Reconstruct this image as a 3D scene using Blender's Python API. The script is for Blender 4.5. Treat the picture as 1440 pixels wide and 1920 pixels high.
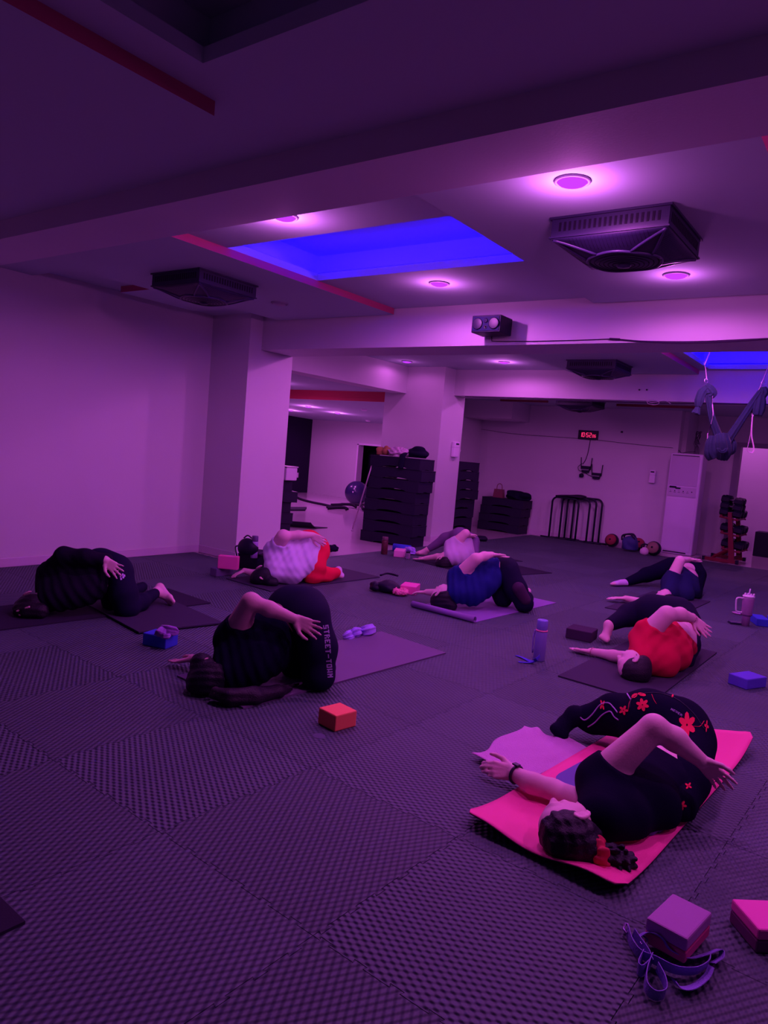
import bpy, bmesh, math, random
import numpy as np
from mathutils import Vector, Matrix
from mathutils.bvhtree import BVHTree
random.seed(4)
for o in list(bpy.data.objects): bpy.data.objects.remove(o, do_unlink=True)
S = bpy.context.scene
COL = S.collection
# ------------------------------------------------------------------ camera
CAM = np.array([0.0, 0.0, 1.42]); FPX = 1340.0
FW = np.array([-0.58493395, 0.80648166, -0.08625315])
RT = np.array([0.80228132, 0.59092923, 0.08454188])
UP = np.array([-0.11915098, 0.01974787, 0.99267974])
cd = bpy.data.cameras.new('camera'); cam = bpy.data.objects.new('camera', cd); COL.objects.link(cam)
cam.matrix_world = Matrix(((RT[0], UP[0], -FW[0], 0), (RT[1], UP[1], -FW[1], 0), (RT[2], UP[2], -FW[2], 1.42), (0, 0, 0, 1)))
cd.sensor_fit = 'HORIZONTAL'; cd.sensor_width = 36.0; cd.lens = FPX / 1440.0 * 36.0
cd.clip_start = 0.05; cd.clip_end = 100
S.camera = cam
# ------------------------------------------------------------------ world, exposure
wd = bpy.data.worlds.new('world'); S.world = wd; wd.use_nodes = True
bg = wd.node_tree.nodes['Background']; bg.inputs[0].default_value = (0.12, 0.10, 0.45, 1); bg.inputs[1].default_value = 0.05
vs = S.view_settings; vs.view_transform = 'Standard'; vs.look = 'None'; vs.gamma = 1.0; vs.exposure = 0.0; vs.use_curve_mapping = False
LIGHT_COL = (1.0, 0.175, 1.06)
SPOT_W = 12.0
# ------------------------------------------------------------------ helpers
def ray(x, y): return FW + RT * (x - 720) / FPX - UP * (y - 960) / FPX
def P(x, y, w): return CAM + ray(x, y) * w                       # photo pixel at a depth in metres
def G(x, y, z=0.0): d = ray(x, y); return CAM + d * ((z - CAM[2]) / d[2])   # photo pixel on a horizontal plane
def onY(x, y, Y): d = ray(x, y); return CAM + d * (Y / d[1])
def onX(x, y, X): d = ray(x, y); return CAM + d * (X / d[0])
def depth(p): return float((np.asarray(p) - CAM) @ FW)

MATS = {}
def mat(name, rgb, rough=0.7, spec=0.3, metal=0.0, bump=0.0, bscale=60.0, var=0.0, vscale=6.0, emit=None, estr=0.0, coat=0.0, sheen=0.0, trans=0.0):
    if name in MATS: return MATS[name]
    m = bpy.data.materials.new(name); m.use_nodes = True
    nt = m.node_tree; b = nt.nodes['Principled BSDF']; N = nt.nodes.new; L = nt.links.new
    b.inputs['Base Color'].default_value = (*rgb, 1); b.inputs['Roughness'].default_value = rough
    b.inputs['Specular IOR Level'].default_value = spec; b.inputs['Metallic'].default_value = metal
    b.inputs['Coat Weight'].default_value = coat; b.inputs['Sheen Weight'].default_value = sheen
    b.inputs['Transmission Weight'].default_value = trans
    tc = N('ShaderNodeTexCoord')
    if var > 0:
        n = N('ShaderNodeTexNoise'); n.inputs['Scale'].default_value = vscale; n.inputs['Detail'].default_value = 4
        L(tc.outputs['Object'], n.inputs['Vector'])
        mx = N('ShaderNodeMix'); mx.data_type = 'RGBA'
        mx.inputs[6].default_value = (*[max(0, c * (1 - var)) for c in rgb], 1); mx.inputs[7].default_value = (*[min(1, c * (1 + var)) for c in rgb], 1)
        L(n.outputs['Fac'], mx.inputs[0]); L(mx.outputs[2], b.inputs['Base Color'])
    if bump > 0:
        n2 = N('ShaderNodeTexNoise'); n2.inputs['Scale'].default_value = bscale; n2.inputs['Detail'].default_value = 3
        L(tc.outputs['Object'], n2.inputs['Vector'])
        bp = N('ShaderNodeBump'); bp.inputs['Strength'].default_value = bump; bp.inputs['Distance'].default_value = 0.01
        L(n2.outputs['Fac'], bp.inputs['Height']); L(bp.outputs['Normal'], b.inputs['Normal'])
    if emit is not None:
        b.inputs['Emission Color'].default_value = (*emit, 1); b.inputs['Emission Strength'].default_value = estr
    MATS[name] = m
    return m

def woff(parent):
    v = Vector((0, 0, 0)); p = parent
    while p is not None: v += p.location; p = p.parent
    return v
def mk(name, V, Fc, m=None, parent=None, loc=None, smooth=False):
    V = np.asarray(V, float).reshape(-1, 3)
    if parent is not None:
        off = np.array(woff(parent)); l = np.zeros(3)
    else:
        if loc is None:
            lo, hi = V.min(0), V.max(0); loc = ((lo[0] + hi[0]) / 2, (lo[1] + hi[1]) / 2, lo[2])
        off = np.array(loc); l = off
    me = bpy.data.meshes.new(name)
    me.from_pydata((V - off).tolist(), [], [list(map(int, q)) for q in Fc]); me.update()
    if smooth: me.polygons.foreach_set('use_smooth', [True] * len(me.polygons))
    if m is not None: me.materials.append(m)
    o = bpy.data.objects.new(name, me); COL.objects.link(o); o.location = l; o.parent = parent
    return o
def tag(o, label=None, cat=None, group=None, kind=None):
    if label: o['label'] = label
    if cat: o['category'] = cat
    if group: o['group'] = group
    if kind: o['kind'] = kind
    return o
def thing(name, label, cat, loc, group=None, rz=0.0):
    o = bpy.data.objects.new(name, None); COL.objects.link(o); o.location = tuple(float(c) for c in loc); o.rotation_euler = (0, 0, rz)
    o.empty_display_size = 0.1
    return tag(o, label, cat, group)
def copy_tree(o, parent=None):
    c = o.copy(); COL.objects.link(c); c.parent = parent
    for ch in list(o.children): copy_tree(ch, c)
    return c

class MB:                                   # collects shapes of ONE part
    def __init__(s): s.V = []; s.F = []; s.n = 0
    def add(s, V, Fc):
        V = np.asarray(V, float).reshape(-1, 3); s.V.append(V); s.F += [[i + s.n for i in q] for q in Fc]; s.n += len(V); return s
    def box(s, a, b, bev=0.0, M=None, seg=2):
        a = np.array(a, float); b = np.array(b, float)
        if bev <= 0:
            V = np.array([[x, y, z] for x in (a[0], b[0]) for y in (a[1], b[1]) for z in (a[2], b[2])])
            Fc = [(0, 1, 3, 2), (4, 6, 7, 5), (0, 4, 5, 1), (2, 3, 7, 6), (0, 2, 6, 4), (1, 5, 7, 3)]
        else:
            bm = bmesh.new(); bmesh.ops.create_cube(bm, size=1)
            for v in bm.verts: v.co = Vector((a + b) / 2) + Vector([v.co[i] * (b[i] - a[i]) for i in range(3)])
            bmesh.ops.bevel(bm, geom=bm.edges[:], offset=bev, segments=seg, affect='EDGES', profile=0.5)
            bm.verts.index_update(); V = np.array([v.co[:] for v in bm.verts]); Fc = [[v.index for v in f.verts] for f in bm.faces]; bm.free()
        if M is not None: V = V @ np.array(M)[:3, :3].T + np.array(M)[:3, 3]
        return s.add(V, Fc)
    def tube(s, pts, r, n=10, cap=True, flat=None, ref=None):
        pts = np.asarray(pts, float); m = len(pts); rr = np.broadcast_to(np.asarray(r, float), (m,))
        T = np.gradient(pts, axis=0); T /= np.linalg.norm(T, axis=1)[:, None] + 1e-12
        ref = np.array([0, 0, 1.0]) if ref is None else np.asarray(ref, float)
        if abs(T[0] @ ref) > 0.95: ref = np.array([1.0, 0, 0])
        u = np.cross(T[0], ref); u /= np.linalg.norm(u); V = []
        for i in range(m):
            u = u - T[i] * (u @ T[i]); u /= np.linalg.norm(u) + 1e-12; w = np.cross(T[i], u)
            for k in range(n):
                a = 2 * math.pi * k / n
                fu, fw = (1, 1) if flat is None else flat
                V.append(pts[i] + rr[i] * (fu * math.cos(a) * u + fw * math.sin(a) * w))
        Fc = [(i * n + k, i * n + (k + 1) % n, (i + 1) * n + (k + 1) % n, (i + 1) * n + k) for i in range(m - 1) for k in range(n)]
        if cap: Fc += [list(range(n))[::-1], [(m - 1) * n + k for k in range(n)]]
        return s.add(V, Fc)
    def lathe(s, prof, c=(0, 0, 0), n=24, M=None):           # prof: (radius, height) pairs
        V = []; m = len(prof)
        for r, z in prof:
            for k in range(n): a = 2 * math.pi * k / n; V.append([r * math.cos(a), r * math.sin(a), z])
        V = np.array(V)
        if M is not None: V = V @ np.array(M)[:3, :3].T
        V = V + np.array(c)
        Fc = [(i * n + k, i * n + (k + 1) % n, (i + 1) * n + (k + 1) % n, (i + 1) * n + k) for i in range(m - 1) for k in range(n)]
        if prof[0][0] > 1e-5: Fc.append(list(range(n))[::-1])
        if prof[-1][0] > 1e-5: Fc.append([(m - 1) * n + k for k in range(n)])
        return s.add(V, Fc)
    def prism(s, poly, z0, z1, M=None):                      # 2-D outline extruded in z
        n = len(poly); V = np.array([[x, y, z0] for x, y in poly] + [[x, y, z1] for x, y in poly])
        if M is not None: V = V @ np.array(M)[:3, :3].T + np.array(M)[:3, 3]
        return s.add(V, [list(range(n))[::-1], list(range(n, 2 * n))] + [(i, (i + 1) % n, n + (i + 1) % n, n + i) for i in range(n)])
    def sheet(s, Gd, t):                                     # (a,b,3) grid thickened downwards along normals
        a, b, _ = Gd.shape; du = np.gradient(Gd, axis=0); dv = np.gradient(Gd, axis=1); N = np.cross(du, dv); N /= np.linalg.norm(N, axis=2)[..., None] + 1e-12
        if N[..., 2].mean() < 0: N = -N
        top = Gd.reshape(-1, 3); bot = (Gd - N * t).reshape(-1, 3); k = a * b; I = lambda i, j: i * b + j
        Fc = []
        for i in range(a - 1):
            for j in range(b - 1):
                q = (I(i, j), I(i + 1, j), I(i + 1, j + 1), I(i, j + 1)); Fc.append(q); Fc.append(tuple(k + x for x in q[::-1]))
        ring = [I(i, 0) for i in range(a)] + [I(a - 1, j) for j in range(1, b)] + [I(i, b - 1) for i in range(a - 2, -1, -1)] + [I(0, j) for j in range(b - 2, 0, -1)]
        for i in range(len(ring)): p, q = ring[i], ring[(i + 1) % len(ring)]; Fc.append((p, k + p, k + q, q))
        return s.add(np.vstack([top, bot]), Fc)
    def build(s, name, m, parent=None, smooth=False, loc=None):
        return mk(name, np.vstack(s.V), s.F, m, parent, loc, smooth)
def auto_smooth(o, ang=40):
    me = o.data; bm = bmesh.new(); bm.from_mesh(me)
    for f in bm.faces: f.smooth = True
    lim = math.radians(ang)
    for e in bm.edges: e.smooth = not (len(e.link_faces) == 2 and e.calc_face_angle(0) > lim)
    bm.to_mesh(me); bm.free(); return o
def rotz(a, t=(0, 0, 0)): return Matrix.Translation(Vector(t)) @ Matrix.Rotation(a, 4, 'Z')
def basis(x, y, z, t): return np.array([[x[0], y[0], z[0], t[0]], [x[1], y[1], z[1], t[1]], [x[2], y[2], z[2], t[2]], [0, 0, 0, 1.0]])
def nrm(v): v = np.asarray(v, float); return v / (np.linalg.norm(v) + 1e-12)
def spline(pts, n=8):                                         # Catmull-Rom
    p = np.asarray(pts, float); q = np.vstack([2 * p[0] - p[1], p, 2 * p[-1] - p[-2]]); out = []
    for i in range(1, len(q) - 2):
        for t in np.linspace(0, 1, n, endpoint=False):
            a, b, c, d = q[i - 1], q[i], q[i + 1], q[i + 2]
            out.append(.5 * ((2 * b) + (c - a) * t + (2 * a - 5 * b + 4 * c - d) * t * t + (3 * b - a - 3 * c + d) * t ** 3))
    out.append(p[-1]); return np.array(out)
def text_mesh(name, s, size, M, m, parent=None, extrude=0.001):
    cu = bpy.data.curves.new(name, 'FONT'); cu.body = s; cu.size = size; cu.extrude = extrude; cu.align_x = 'CENTER'; cu.align_y = 'CENTER'; cu.resolution_u = 2
    to = bpy.data.objects.new(name, cu); COL.objects.link(to); dg = bpy.context.evaluated_depsgraph_get()
    me = to.evaluated_get(dg).to_mesh(); V = np.array([v.co[:] for v in me.vertices]); Fc = [list(p.vertices) for p in me.polygons]
    to.to_mesh_clear() if hasattr(to, 'to_mesh_clear') else None
    bpy.data.objects.remove(to, do_unlink=True); bpy.data.curves.remove(cu)
    V = V @ np.array(M)[:3, :3].T + np.array(M)[:3, 3]
    return mk(name, V, Fc, m, parent)

# ------------------------------------------------------------------ palette
WALL = mat('wall_paint', (0.62, 0.61, 0.64), 0.75, 0.2, var=0.04, vscale=1.5, bump=0.05, bscale=80)
CEIL = mat('ceiling_paint', (0.44, 0.54, 0.56), 0.85, 0.1)
BEAMD = mat('beam_paint', (0.45, 0.42, 0.52), 0.85, 0.1)
REDT = mat('red_trim_paint', (0.48, 0.07, 0.17), 0.6, 0.2)
SKIRT = mat('skirting', (0.60, 0.50, 0.62), 0.5, 0.3)
GLOSS = mat('gloss_tile', (0.62, 0.52, 0.60), 0.12, 0.5, var=0.05, vscale=1.2)
BLK = mat('black_plastic', (0.010, 0.007, 0.030), 0.5, 0.25)
BLKM = mat('black_metal', (0.008, 0.006, 0.026), 0.4, 0.3)
STEP = mat('step_plastic', (0.018, 0.014, 0.040), 0.6, 0.25, bump=0.25, bscale=300)
WHITE = mat('white_plastic', (0.80, 0.70, 0.85), 0.4, 0.4)
LAMP = mat('lamp_glass', (0.0, 0.0, 0.0), 1.0, 0.0, emit=(0.42, 0.03, 1.0), estr=1.6)
BLUELED = mat('blue_led', (0.0, 0.0, 0.2), 0.4, emit=(0.0, 0.0, 1.0), estr=50.0)
# ================================================================== the setting
def struct(name, mb, m, parent=None, smooth=False):
    o = mb.build(name, m, parent, smooth)
    if parent is None: o['kind'] = 'structure'
    return o
# floor slab (glossy porcelain) and interlocking foam tiles on it
struct('floor', MB().box((-19, -3, -0.10), (6, 21, -0.014)), GLOSS)
def tile_material(name, ang):
    m = bpy.data.materials.new(name); m.use_nodes = True; nt = m.node_tree; N = nt.nodes.new; L = nt.links.new
    b = nt.nodes['Principled BSDF']; b.inputs['Roughness'].default_value = 0.62; b.inputs['Specular IOR Level'].default_value = 0.35
    g = N('ShaderNodeNewGeometry'); mp = N('ShaderNodeMapping'); mp.inputs['Rotation'].default_value = (0, 0, ang)
    L(g.outputs['Position'], mp.inputs['Vector'])
    sx_ = N('ShaderNodeSeparateXYZ'); L(mp.outputs['Vector'], sx_.inputs[0]); cs = []
    for ax_, per in (('X', 0.046), ('Y', 0.027)):
        k1 = N('ShaderNodeMath'); k1.operation = 'MULTIPLY'; k1.inputs[1].default_value = 2 * math.pi / per; L(sx_.outputs[ax_], k1.inputs[0])
        k2 = N('ShaderNodeMath'); k2.operation = 'COSINE'; L(k1.outputs[0], k2.inputs[0]); cs.append(k2)
    br = N('ShaderNodeMath'); br.operation = 'MULTIPLY'; L(cs[0].outputs[0], br.inputs[0]); L(cs[1].outputs[0], br.inputs[1])
    nz = N('ShaderNodeTexNoise'); nz.inputs['Scale'].default_value = 2.2; nz.inputs['Detail'].default_value = 5; L(g.outputs['Position'], nz.inputs['Vector'])
    oi = N('ShaderNodeObjectInfo')
    ad = N('ShaderNodeMath'); ad.operation = 'MULTIPLY_ADD'; ad.inputs[1].default_value = 0.45; L(oi.outputs['Random'], ad.inputs[0])
    sc = N('ShaderNodeMath'); sc.operation = 'MULTIPLY'; sc.inputs[1].default_value = 0.7; L(nz.outputs['Fac'], sc.inputs[0]); L(sc.outputs[0], ad.inputs[2])
    mx = N('ShaderNodeMix'); mx.data_type = 'RGBA'; mx.inputs[6].default_value = (0.046, 0.070, 0.084, 1); mx.inputs[7].default_value = (0.082, 0.115, 0.142, 1)
    L(ad.outputs[0], mx.inputs[0]); L(mx.outputs[2], b.inputs['Base Color'])
    bp = N('ShaderNodeBump'); bp.inputs['Strength'].default_value = 1.0; bp.inputs['Distance'].default_value = 0.0042
    L(br.outputs[0], bp.inputs['Height']); L(bp.outputs['Normal'], b.inputs['Normal'])
    return m
TROT = math.radians(-2.2)
TM = [tile_material('foam_tile_across', -TROT), tile_material('foam_tile_along', -TROT + math.pi / 2)]
TS = 0.768; NT = 6; TH = 0.022
def edge_curve():                            # jigsaw edge along +x from 0 to TS, offset in y
    pts = []; stp = TS / NT
    for i in range(NT):
        x = i * stp; d = 0.013
        pts += [(x + stp * .02, 0), (x + stp * .22, 0), (x + stp * .16, d), (x + stp * .54, d), (x + stp * .48, 0)] if True else []
    return pts
EC = edge_curve(); GAP = 0.0012
def tile_outline():
    bot = [(x, y + GAP) for x, y in EC]; top = [(x, TS + y - GAP) for x, y in EC]
    lef = [(y + GAP, x) for x, y in EC]; rig = [(TS + y - GAP, x) for x, y in EC]
    g, h = GAP, TS - GAP
    return [(g, g)] + bot + [(h, g)] + rig[:] + [(h, h)] + top[::-1] + [(g, h)] + lef[::-1]
def clip(poly, a, b, c):                      # keep a*x+b*y<=c
    out = []
    for i in range(len(poly)):
        p, q = poly[i], poly[(i + 1) % len(poly)]; dp, dq = a * p[0] + b * p[1] - c, a * q[0] + b * q[1] - c
        if dp <= 0: out.append(p)
        if dp * dq < 0: t = dp / (dp - dq); out.append((p[0] + t * (q[0] - p[0]), p[1] + t * (q[1] - p[1])))
    return out
fm = bpy.data.objects.new('floor_foam', None); COL.objects.link(fm); tag(fm, kind='structure')
O0 = np.array([-1.235, 1.53]); CX = np.array([math.cos(TROT), math.sin(TROT)]); CY = np.array([-math.sin(TROT), math.cos(TROT)])
outl = tile_outline(); TMESH = [None, None]
for i in range(-9, 8):
    for j in range(-4, 17):
        c = O0 + CX * (i + .5) * TS + CY * (j + .5) * TS
        w = depth((c[0], c[1], 0))
        if w < -0.4: continue
        px = 720 + FPX * ((np.array([c[0], c[1], 0]) - CAM) @ RT) / max(w, .5)
        if w > 1.5 and (px < -420 or px > 2500): continue
        if w <= 1.5 and (c[0] > 2.6 or c[0] < -3.5): continue
        par = (i * 3 + j * 5 + (i * j) % 3) % 2
        org = O0 + CX * i * TS + CY * j * TS
        wp = [tuple(org + CX * x + CY * y) for x, y in outl]
        xs = [p[0] for p in wp]; ys = [p[1] for p in wp]
        rules = []
        if c[1] < 5.9:
            rules.append((-1, 0, 6.835))
            if c[0] < -6.0 and max(ys) > 5.66: rules.append((0, 1, 5.66))
        else: rules.append((-1, 0, 5.87))
        rules.append((0, 1, 13.10))
        full = all(a * x + b * y <= cc + 1e-6 for (a, b, cc) in rules for x, y in wp)
        if full:
            if TMESH[par] is None:
                t = MB().prism(outl, -TH + 0.008, 0.0).build('foam_tile', TM[par], None, loc=(0, 0, 0)); TMESH[par] = t.data; COL.objects.unlink(t); bpy.data.objects.remove(t)
            t = bpy.data.objects.new('foam_tile', TMESH[par]); COL.objects.link(t); t.parent = fm
            t.location = (org[0], org[1], 0); t.rotation_euler = (0, 0, TROT)
        else:
            q = wp
            for r_ in rules: q = clip(q, *r_)
            if len(q) < 3: continue
            MB().prism(q, -TH + 0.008, 0.0).build('foam_tile', TM[par], fm)
# left wall, column, beams
struct('wall_left', MB().box((-7.0, -3, -0.02), (-6.85, 5.68, 3.15)), WALL)
struct('baseboard_left', MB().box((-6.85, -3, 0), (-6.838, 5.68, 0.085), 0.003), SKIRT)
co = struct('column', MB().box((-7.0, 5.68, -0.02), (-6.2, 6.39, 3.15)), WALL)
struct('baseboard_column', MB().box((-6.85, 5.668, 0.0), (-6.2, 5.68, 0.085)).box((-6.2, 5.668, 0.0), (-6.188, 6.39, 0.085)), SKIRT)
struct('column', MB().box((-7.37, 9.9, -0.02), (-6.2, 10.6, 3.15)), WALL)
struct('baseboard_pillar', MB().box((-7.38, 9.888, -0.014), (-6.2, 9.9, 0.075)).box((-6.2, 9.888, -0.014), (-6.188, 10.6, 0.075)), SKIRT)
struct('beam', MB().box((-7, 2.57, 2.70), (6, 3.01, 3.15)), WALL)
struct('beam', MB().box((-6.2, 5.87, 2.45), (6, 6.38, 3.15)), WALL)
struct('beam', MB().box((-6.2, 10.23, 2.41), (6, 10.6, 3.15)), WALL)
struct('beam', MB().box((-7.25, 6.39, 2.39), (-6.93, 9.9, 3.15)), WALL)
# ceilings: slab level with raised trays, dropped panels with red edges
ZM, ZP = 2.83, 2.77
def ceil_tray(x0, x1, y0, y1, hole=None, lit=True):
    mb = MB()
    if hole is None: mb.box((x0, y0, ZM), (x1, y1, ZM + .06))
    else:
        a, b, c, d = hole
        mb.box((x0, y0, ZM), (x1, c, ZM + .06)).box((x0, d, ZM), (x1, y1, ZM + .06)).box((x0, c, ZM), (a, d, ZM + .06)).box((b, c, ZM), (x1, d, ZM + .06))
    struct('ceiling', mb, CEIL)
    if hole:
        a, b, c, d = hole; e = .10; zt = ZM + .24
        mb = MB().box((a - e, c - e, zt), (b + e, d + e, zt + .02)).box((a - e - .02, c - e, ZM + .06), (a - e, d + e, zt)).box((b + e, c - e, ZM + .06), (b + e + .02, d + e, zt)).box((a - e, c - e - .02, ZM + .06), (b + e, c - e, zt)).box((a - e, d + e, ZM + .06), (b + e, d + e + .02, zt))
        struct('ceiling_tray', mb, CEIL)
        if lit:
            t = thing('led_strip', {0: 'blue light strip glowing inside the ceiling recess between the two near ceiling fans'}.get(lit - 1, 'blue light strip glowing in the ceiling recess above the hanging hammock'), 'light strip', ((a + b) / 2, (c + d) / 2, ZM + .06))
            z0, z1 = ZM + .062, ZM + .078
            for q in (((a - .07, c - .07, z0), (b + .07, c - .05, z1)), ((a - .07, d + .05, z0), (b + .07, d + .07, z1)), ((a - .07, c - .04, z0), (a - .05, d + .04, z1)), ((b + .05, c - .04, z0), (b + .07, d + .04, z1))):
                MB().box(*q).build('strip', BLUELED, t)
ceil_tray(-7, 6, -3, 2.57, (-2.36, -0.5, -0.6, 1.83), 0)
ceil_tray(-7, 6, 3.01, 5.87, (-4.33, -2.30, 3.68, 4.70), 1)
ceil_tray(-6.93, 6, 6.38, 10.23, (-2.28, 0.1, 8.3, 10.08), 2)
struct('ceiling', MB().box((-7.37, 10.6, 2.56), (6, 16.4, 2.62)), CEIL)
def panel(poly, red):                         # red: indices of outline edges painted red
    n = len(poly); mb = MB().prism(poly, ZP, ZM)
    o = struct('ceiling_panel', mb, CEIL); o.data.materials.append(REDT)
    for k, p in enumerate(o.data.polygons):
        if k >= 2 and (k - 2) in red: p.material_index = 1
    return o
panel([(-6.85, -3), (-2.56, -3), (-2.56, 2.06), (-6.85, 2.06)], (1,))
panel([(-6.85, 3.01), (-4.33, 3.01), (-4.33, 5.85), (-5.94, 5.85), (-5.94, 5.20), (-6.60, 5.18), (-6.60, 4.28), (-6.12, 4.28), (-6.12, 3.51), (-6.85, 3.51)], (1, 6))
panel([(-2.27, 3.01), (-0.63, 3.01), (-0.63, 5.82), (-2.27, 5.82)], (1, 3))
panel([(-4.14, 6.38), (-2.42, 6.38), (-2.42, 10.18), (-4.14, 10.18)], (1, 3))
panel([(0.2, 6.38), (2.0, 6.38), (2.0, 10.18), (0.2, 10.18)], (1, 3))
panel([(1.4, 3.01), (3.0, 3.01), (3.0, 5.82), (1.4, 5.82)], (1, 3))
# back bay: soffit boards under its ceiling with dark red edges
t3 = MB().box((-6.4, 12.25, 2.525), (-5.45, 12.3, 2.56)).box((-4.25, 12.45, 2.52), (-2.9, 12.5, 2.56))
struct('trim_1', t3, mat('dark_red_edge', (.22, .03, .06), .6, .2))
struct('trim_2', MB().box((-5.3, 12.9, 2.50), (-4.9, 12.95, 2.56)), MATS['dark_red_edge'])
# back wall with recess at its right
struct('wall_back', MB().box((-9.5, 13.4, -0.02), (-3.38, 13.6, 2.80)), WALL)
struct('baseboard_back', MB().box((-9.5, 13.385, -0.014), (-3.38, 13.4, 0.08)), SKIRT)
struct('wall_soffit', MB().box((-9.5, 12.6, 2.22), (-6.3, 13.4, 2.80)), WALL)
struct('wall_recess', MB().box((-3.38, 13.6, -0.02), (-3.30, 14.32, 2.8)).box((-3.3, 14.3, -0.02), (-2.62, 14.45, 2.8)).box((-2.62, 14.3, 2.10), (2, 14.45, 2.8)).box((-1.40, 14.3, -0.02), (2, 14.45, 2.10)), WALL)
d1 = struct('door_1', MB().box((-2.62, 14.27, -0.014), (-2.52, 14.47, 2.10)).box((-2.52, 14.27, 2.02), (-1.40, 14.47, 2.10)), mat('grey_door_frame', (0.22, 0.20, 0.27), 0.4, 0.4))
struct('wall_passage', MB().box((-4, 16.4, -0.02), (2, 16.5, 2.8)).box((-3.5, 14.45, -0.02), (-3.4, 16.4, 2.8)), WALL)
tag(MB().box((-2.28, 15.4, -0.014), (-1.5, 15.8, 0.46), 0.01).build('storage_box', BLK), 'low black box on the floor inside the doorway behind the dumbbell rack', 'box')
# side room seen past the column
FY = 15.6
struct('ceiling_side', MB().add([(-19, 10.3, 2.27), (-7.37, 10.3, 2.27), (-7.37, FY, 2.12), (-19, FY, 2.12), (-19, 10.3, 2.5), (-7.37, 10.3, 2.5), (-7.37, FY, 2.5), (-19, FY, 2.5)], [(0, 1, 2, 3), (7, 6, 5, 4), (3, 2, 6, 7), (0, 3, 7, 4), (1, 5, 6, 2)]), CEIL)
struct('trim_3', MB().box((-19, 10.28, 2.265), (-7.38, 10.3, 2.44)), mat('dark_red_soffit', (0.55, 0.05, 0.10), 0.6, 0.2))
struct('ceiling_side', MB().box((-19, 6.39, 2.44), (-7.26, 10.3, 2.5)), CEIL)
struct('wall_far', MB().box((-14.15, FY, -0.02), (-12.35, FY + .2, 2.5)).box((-11.55, FY, -0.02), (-7.37, FY + .2, 2.5)).box((-12.35, FY, 1.50), (-11.55, FY + .2, 2.5)), WALL)
struct('wall_side', MB().box((-14.3, 9.0, -0.02), (-14.15, FY, 2.3)), mat('black_wall_paint', (0.012, 0.006, 0.03), 0.6, 0.2))
struct('wall_end', MB().box((-7.45, 10.6, -0.014), (-7.37, FY, 2.8)), WALL)
struct('door_2', MB().box((-12.40, FY - .03, -0.014), (-12.35, FY + .2, 1.53)).box((-11.55, FY - .03, -0.014), (-11.50, FY + .2, 1.53)).box((-12.40, FY - .03, 1.50), (-11.50, FY + .2, 1.55)), WHITE)
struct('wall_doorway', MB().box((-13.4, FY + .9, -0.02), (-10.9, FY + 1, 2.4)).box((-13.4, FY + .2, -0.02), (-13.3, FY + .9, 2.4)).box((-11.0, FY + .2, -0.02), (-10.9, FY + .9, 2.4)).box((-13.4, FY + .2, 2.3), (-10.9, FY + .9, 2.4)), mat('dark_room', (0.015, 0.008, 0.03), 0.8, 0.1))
tag(MB().box((-14.15, 15.05, 0.42), (-14.12, 15.14, 0.56), .004).build('wall_socket', WHITE), 'small white socket on the black side wall', 'socket')
# ------------------------------------------------------------------ downlights
RING = mat('lamp_ring', (0.30, 0.26, 0.34), 0.5, 0.3)
def downlight(x, y, z, label, power=SPOT_W, lit=True, r=0.074, group=None, size=178):
    t = thing('downlight', label, 'ceiling light', (x, y, z - 0.012), group)
    MB().lathe([(r + .012, 0.012), (r + .012, 0.004), (r + .006, 0.0), (r, 0.002), (r, 0.012)], (x, y, z - .012), 20).build('ring', RING, t, True)
    MB().lathe([(0.0, -0.014), (r * .55, -0.012), (r * .85, -0.004), (r, 0.006)], (x, y, z - .012), 20).build('lens', LAMP if lit else RING, t, True)
    if lit and power > 0:
        for kind, e, dz in (('SPOT', power * 4, -.036), ('POINT', power * .75, -.118)):  # added point lamp hangs below the lens to brighten the ceiling around it
            ld = bpy.data.lights.new('downlight_or_fill_lamp', kind); ld.energy = e; ld.color = LIGHT_COL; ld.shadow_soft_size = 0.04
            if kind == 'SPOT': ld.spot_size = math.radians(size); ld.spot_blend = 0.30; ld.shadow_soft_size = .015
            lo = bpy.data.objects.new('downlight_or_fill_lamp', ld); COL.objects.link(lo); lo.parent = t; lo.location = (0, 0, dz)
    return t
downlight(-3.36, 3.30, ZM, 'downlight half hidden behind the big dark beam')
downlight(-1.46, 3.31, ZP, 'round downlight nearest the large right ceiling fan, on its beam side')
downlight(-3.32, 5.08, ZM, 'bright downlight between the blue recess and the loudspeaker beam', SPOT_W * .6)
downlight(-1.44, 5.12, ZP, 'small downlight just below the large right ceiling fan', SPOT_W * .42)
downlight(-5.19, 5.11, ZP, 'unlit round fitting on the panel right of the left ceiling fan', lit=False)
downlight(-6.55, 9.30, ZM, 'leftmost downlight above the stacked steps, under the loudspeaker beam', SPOT_W * .10)
downlight(-4.91, 9.40, ZM, 'downlight left of the middle ceiling fan, under the loudspeaker beam', SPOT_W * .5)
downlight(-1.72, 7.9, ZM, 'downlight right of the red ceiling edge, above the hanging hammock')
OFF = 'downlight outside the picture to the right of the near ceiling fans'  # unseen fittings added to balance the lighting from the right
for x, y in ((0.35, 3.35), (0.35, 4.9), (2.2, 4.3)): downlight(x, y, ZM if x < 1.4 else ZP, OFF, SPOT_W * (1 if y < 4.5 else .35), group='downlights right of the picture')
OFF2 = 'downlight of the middle bay hidden by the loudspeaker beam'
for x, y, z in ((-5.0, 7.2, ZM), (-3.3, 7.2, ZP), (-1.7, 7.1, ZM), (1.0, 8.4, ZP)): downlight(x, y, z, OFF2, SPOT_W * .65, group='downlights hidden behind the beam')
OFF3 = 'downlight of the back bay hidden by the farthest beam'  # unseen lamps added to lift the brightness of the back bay
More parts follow.
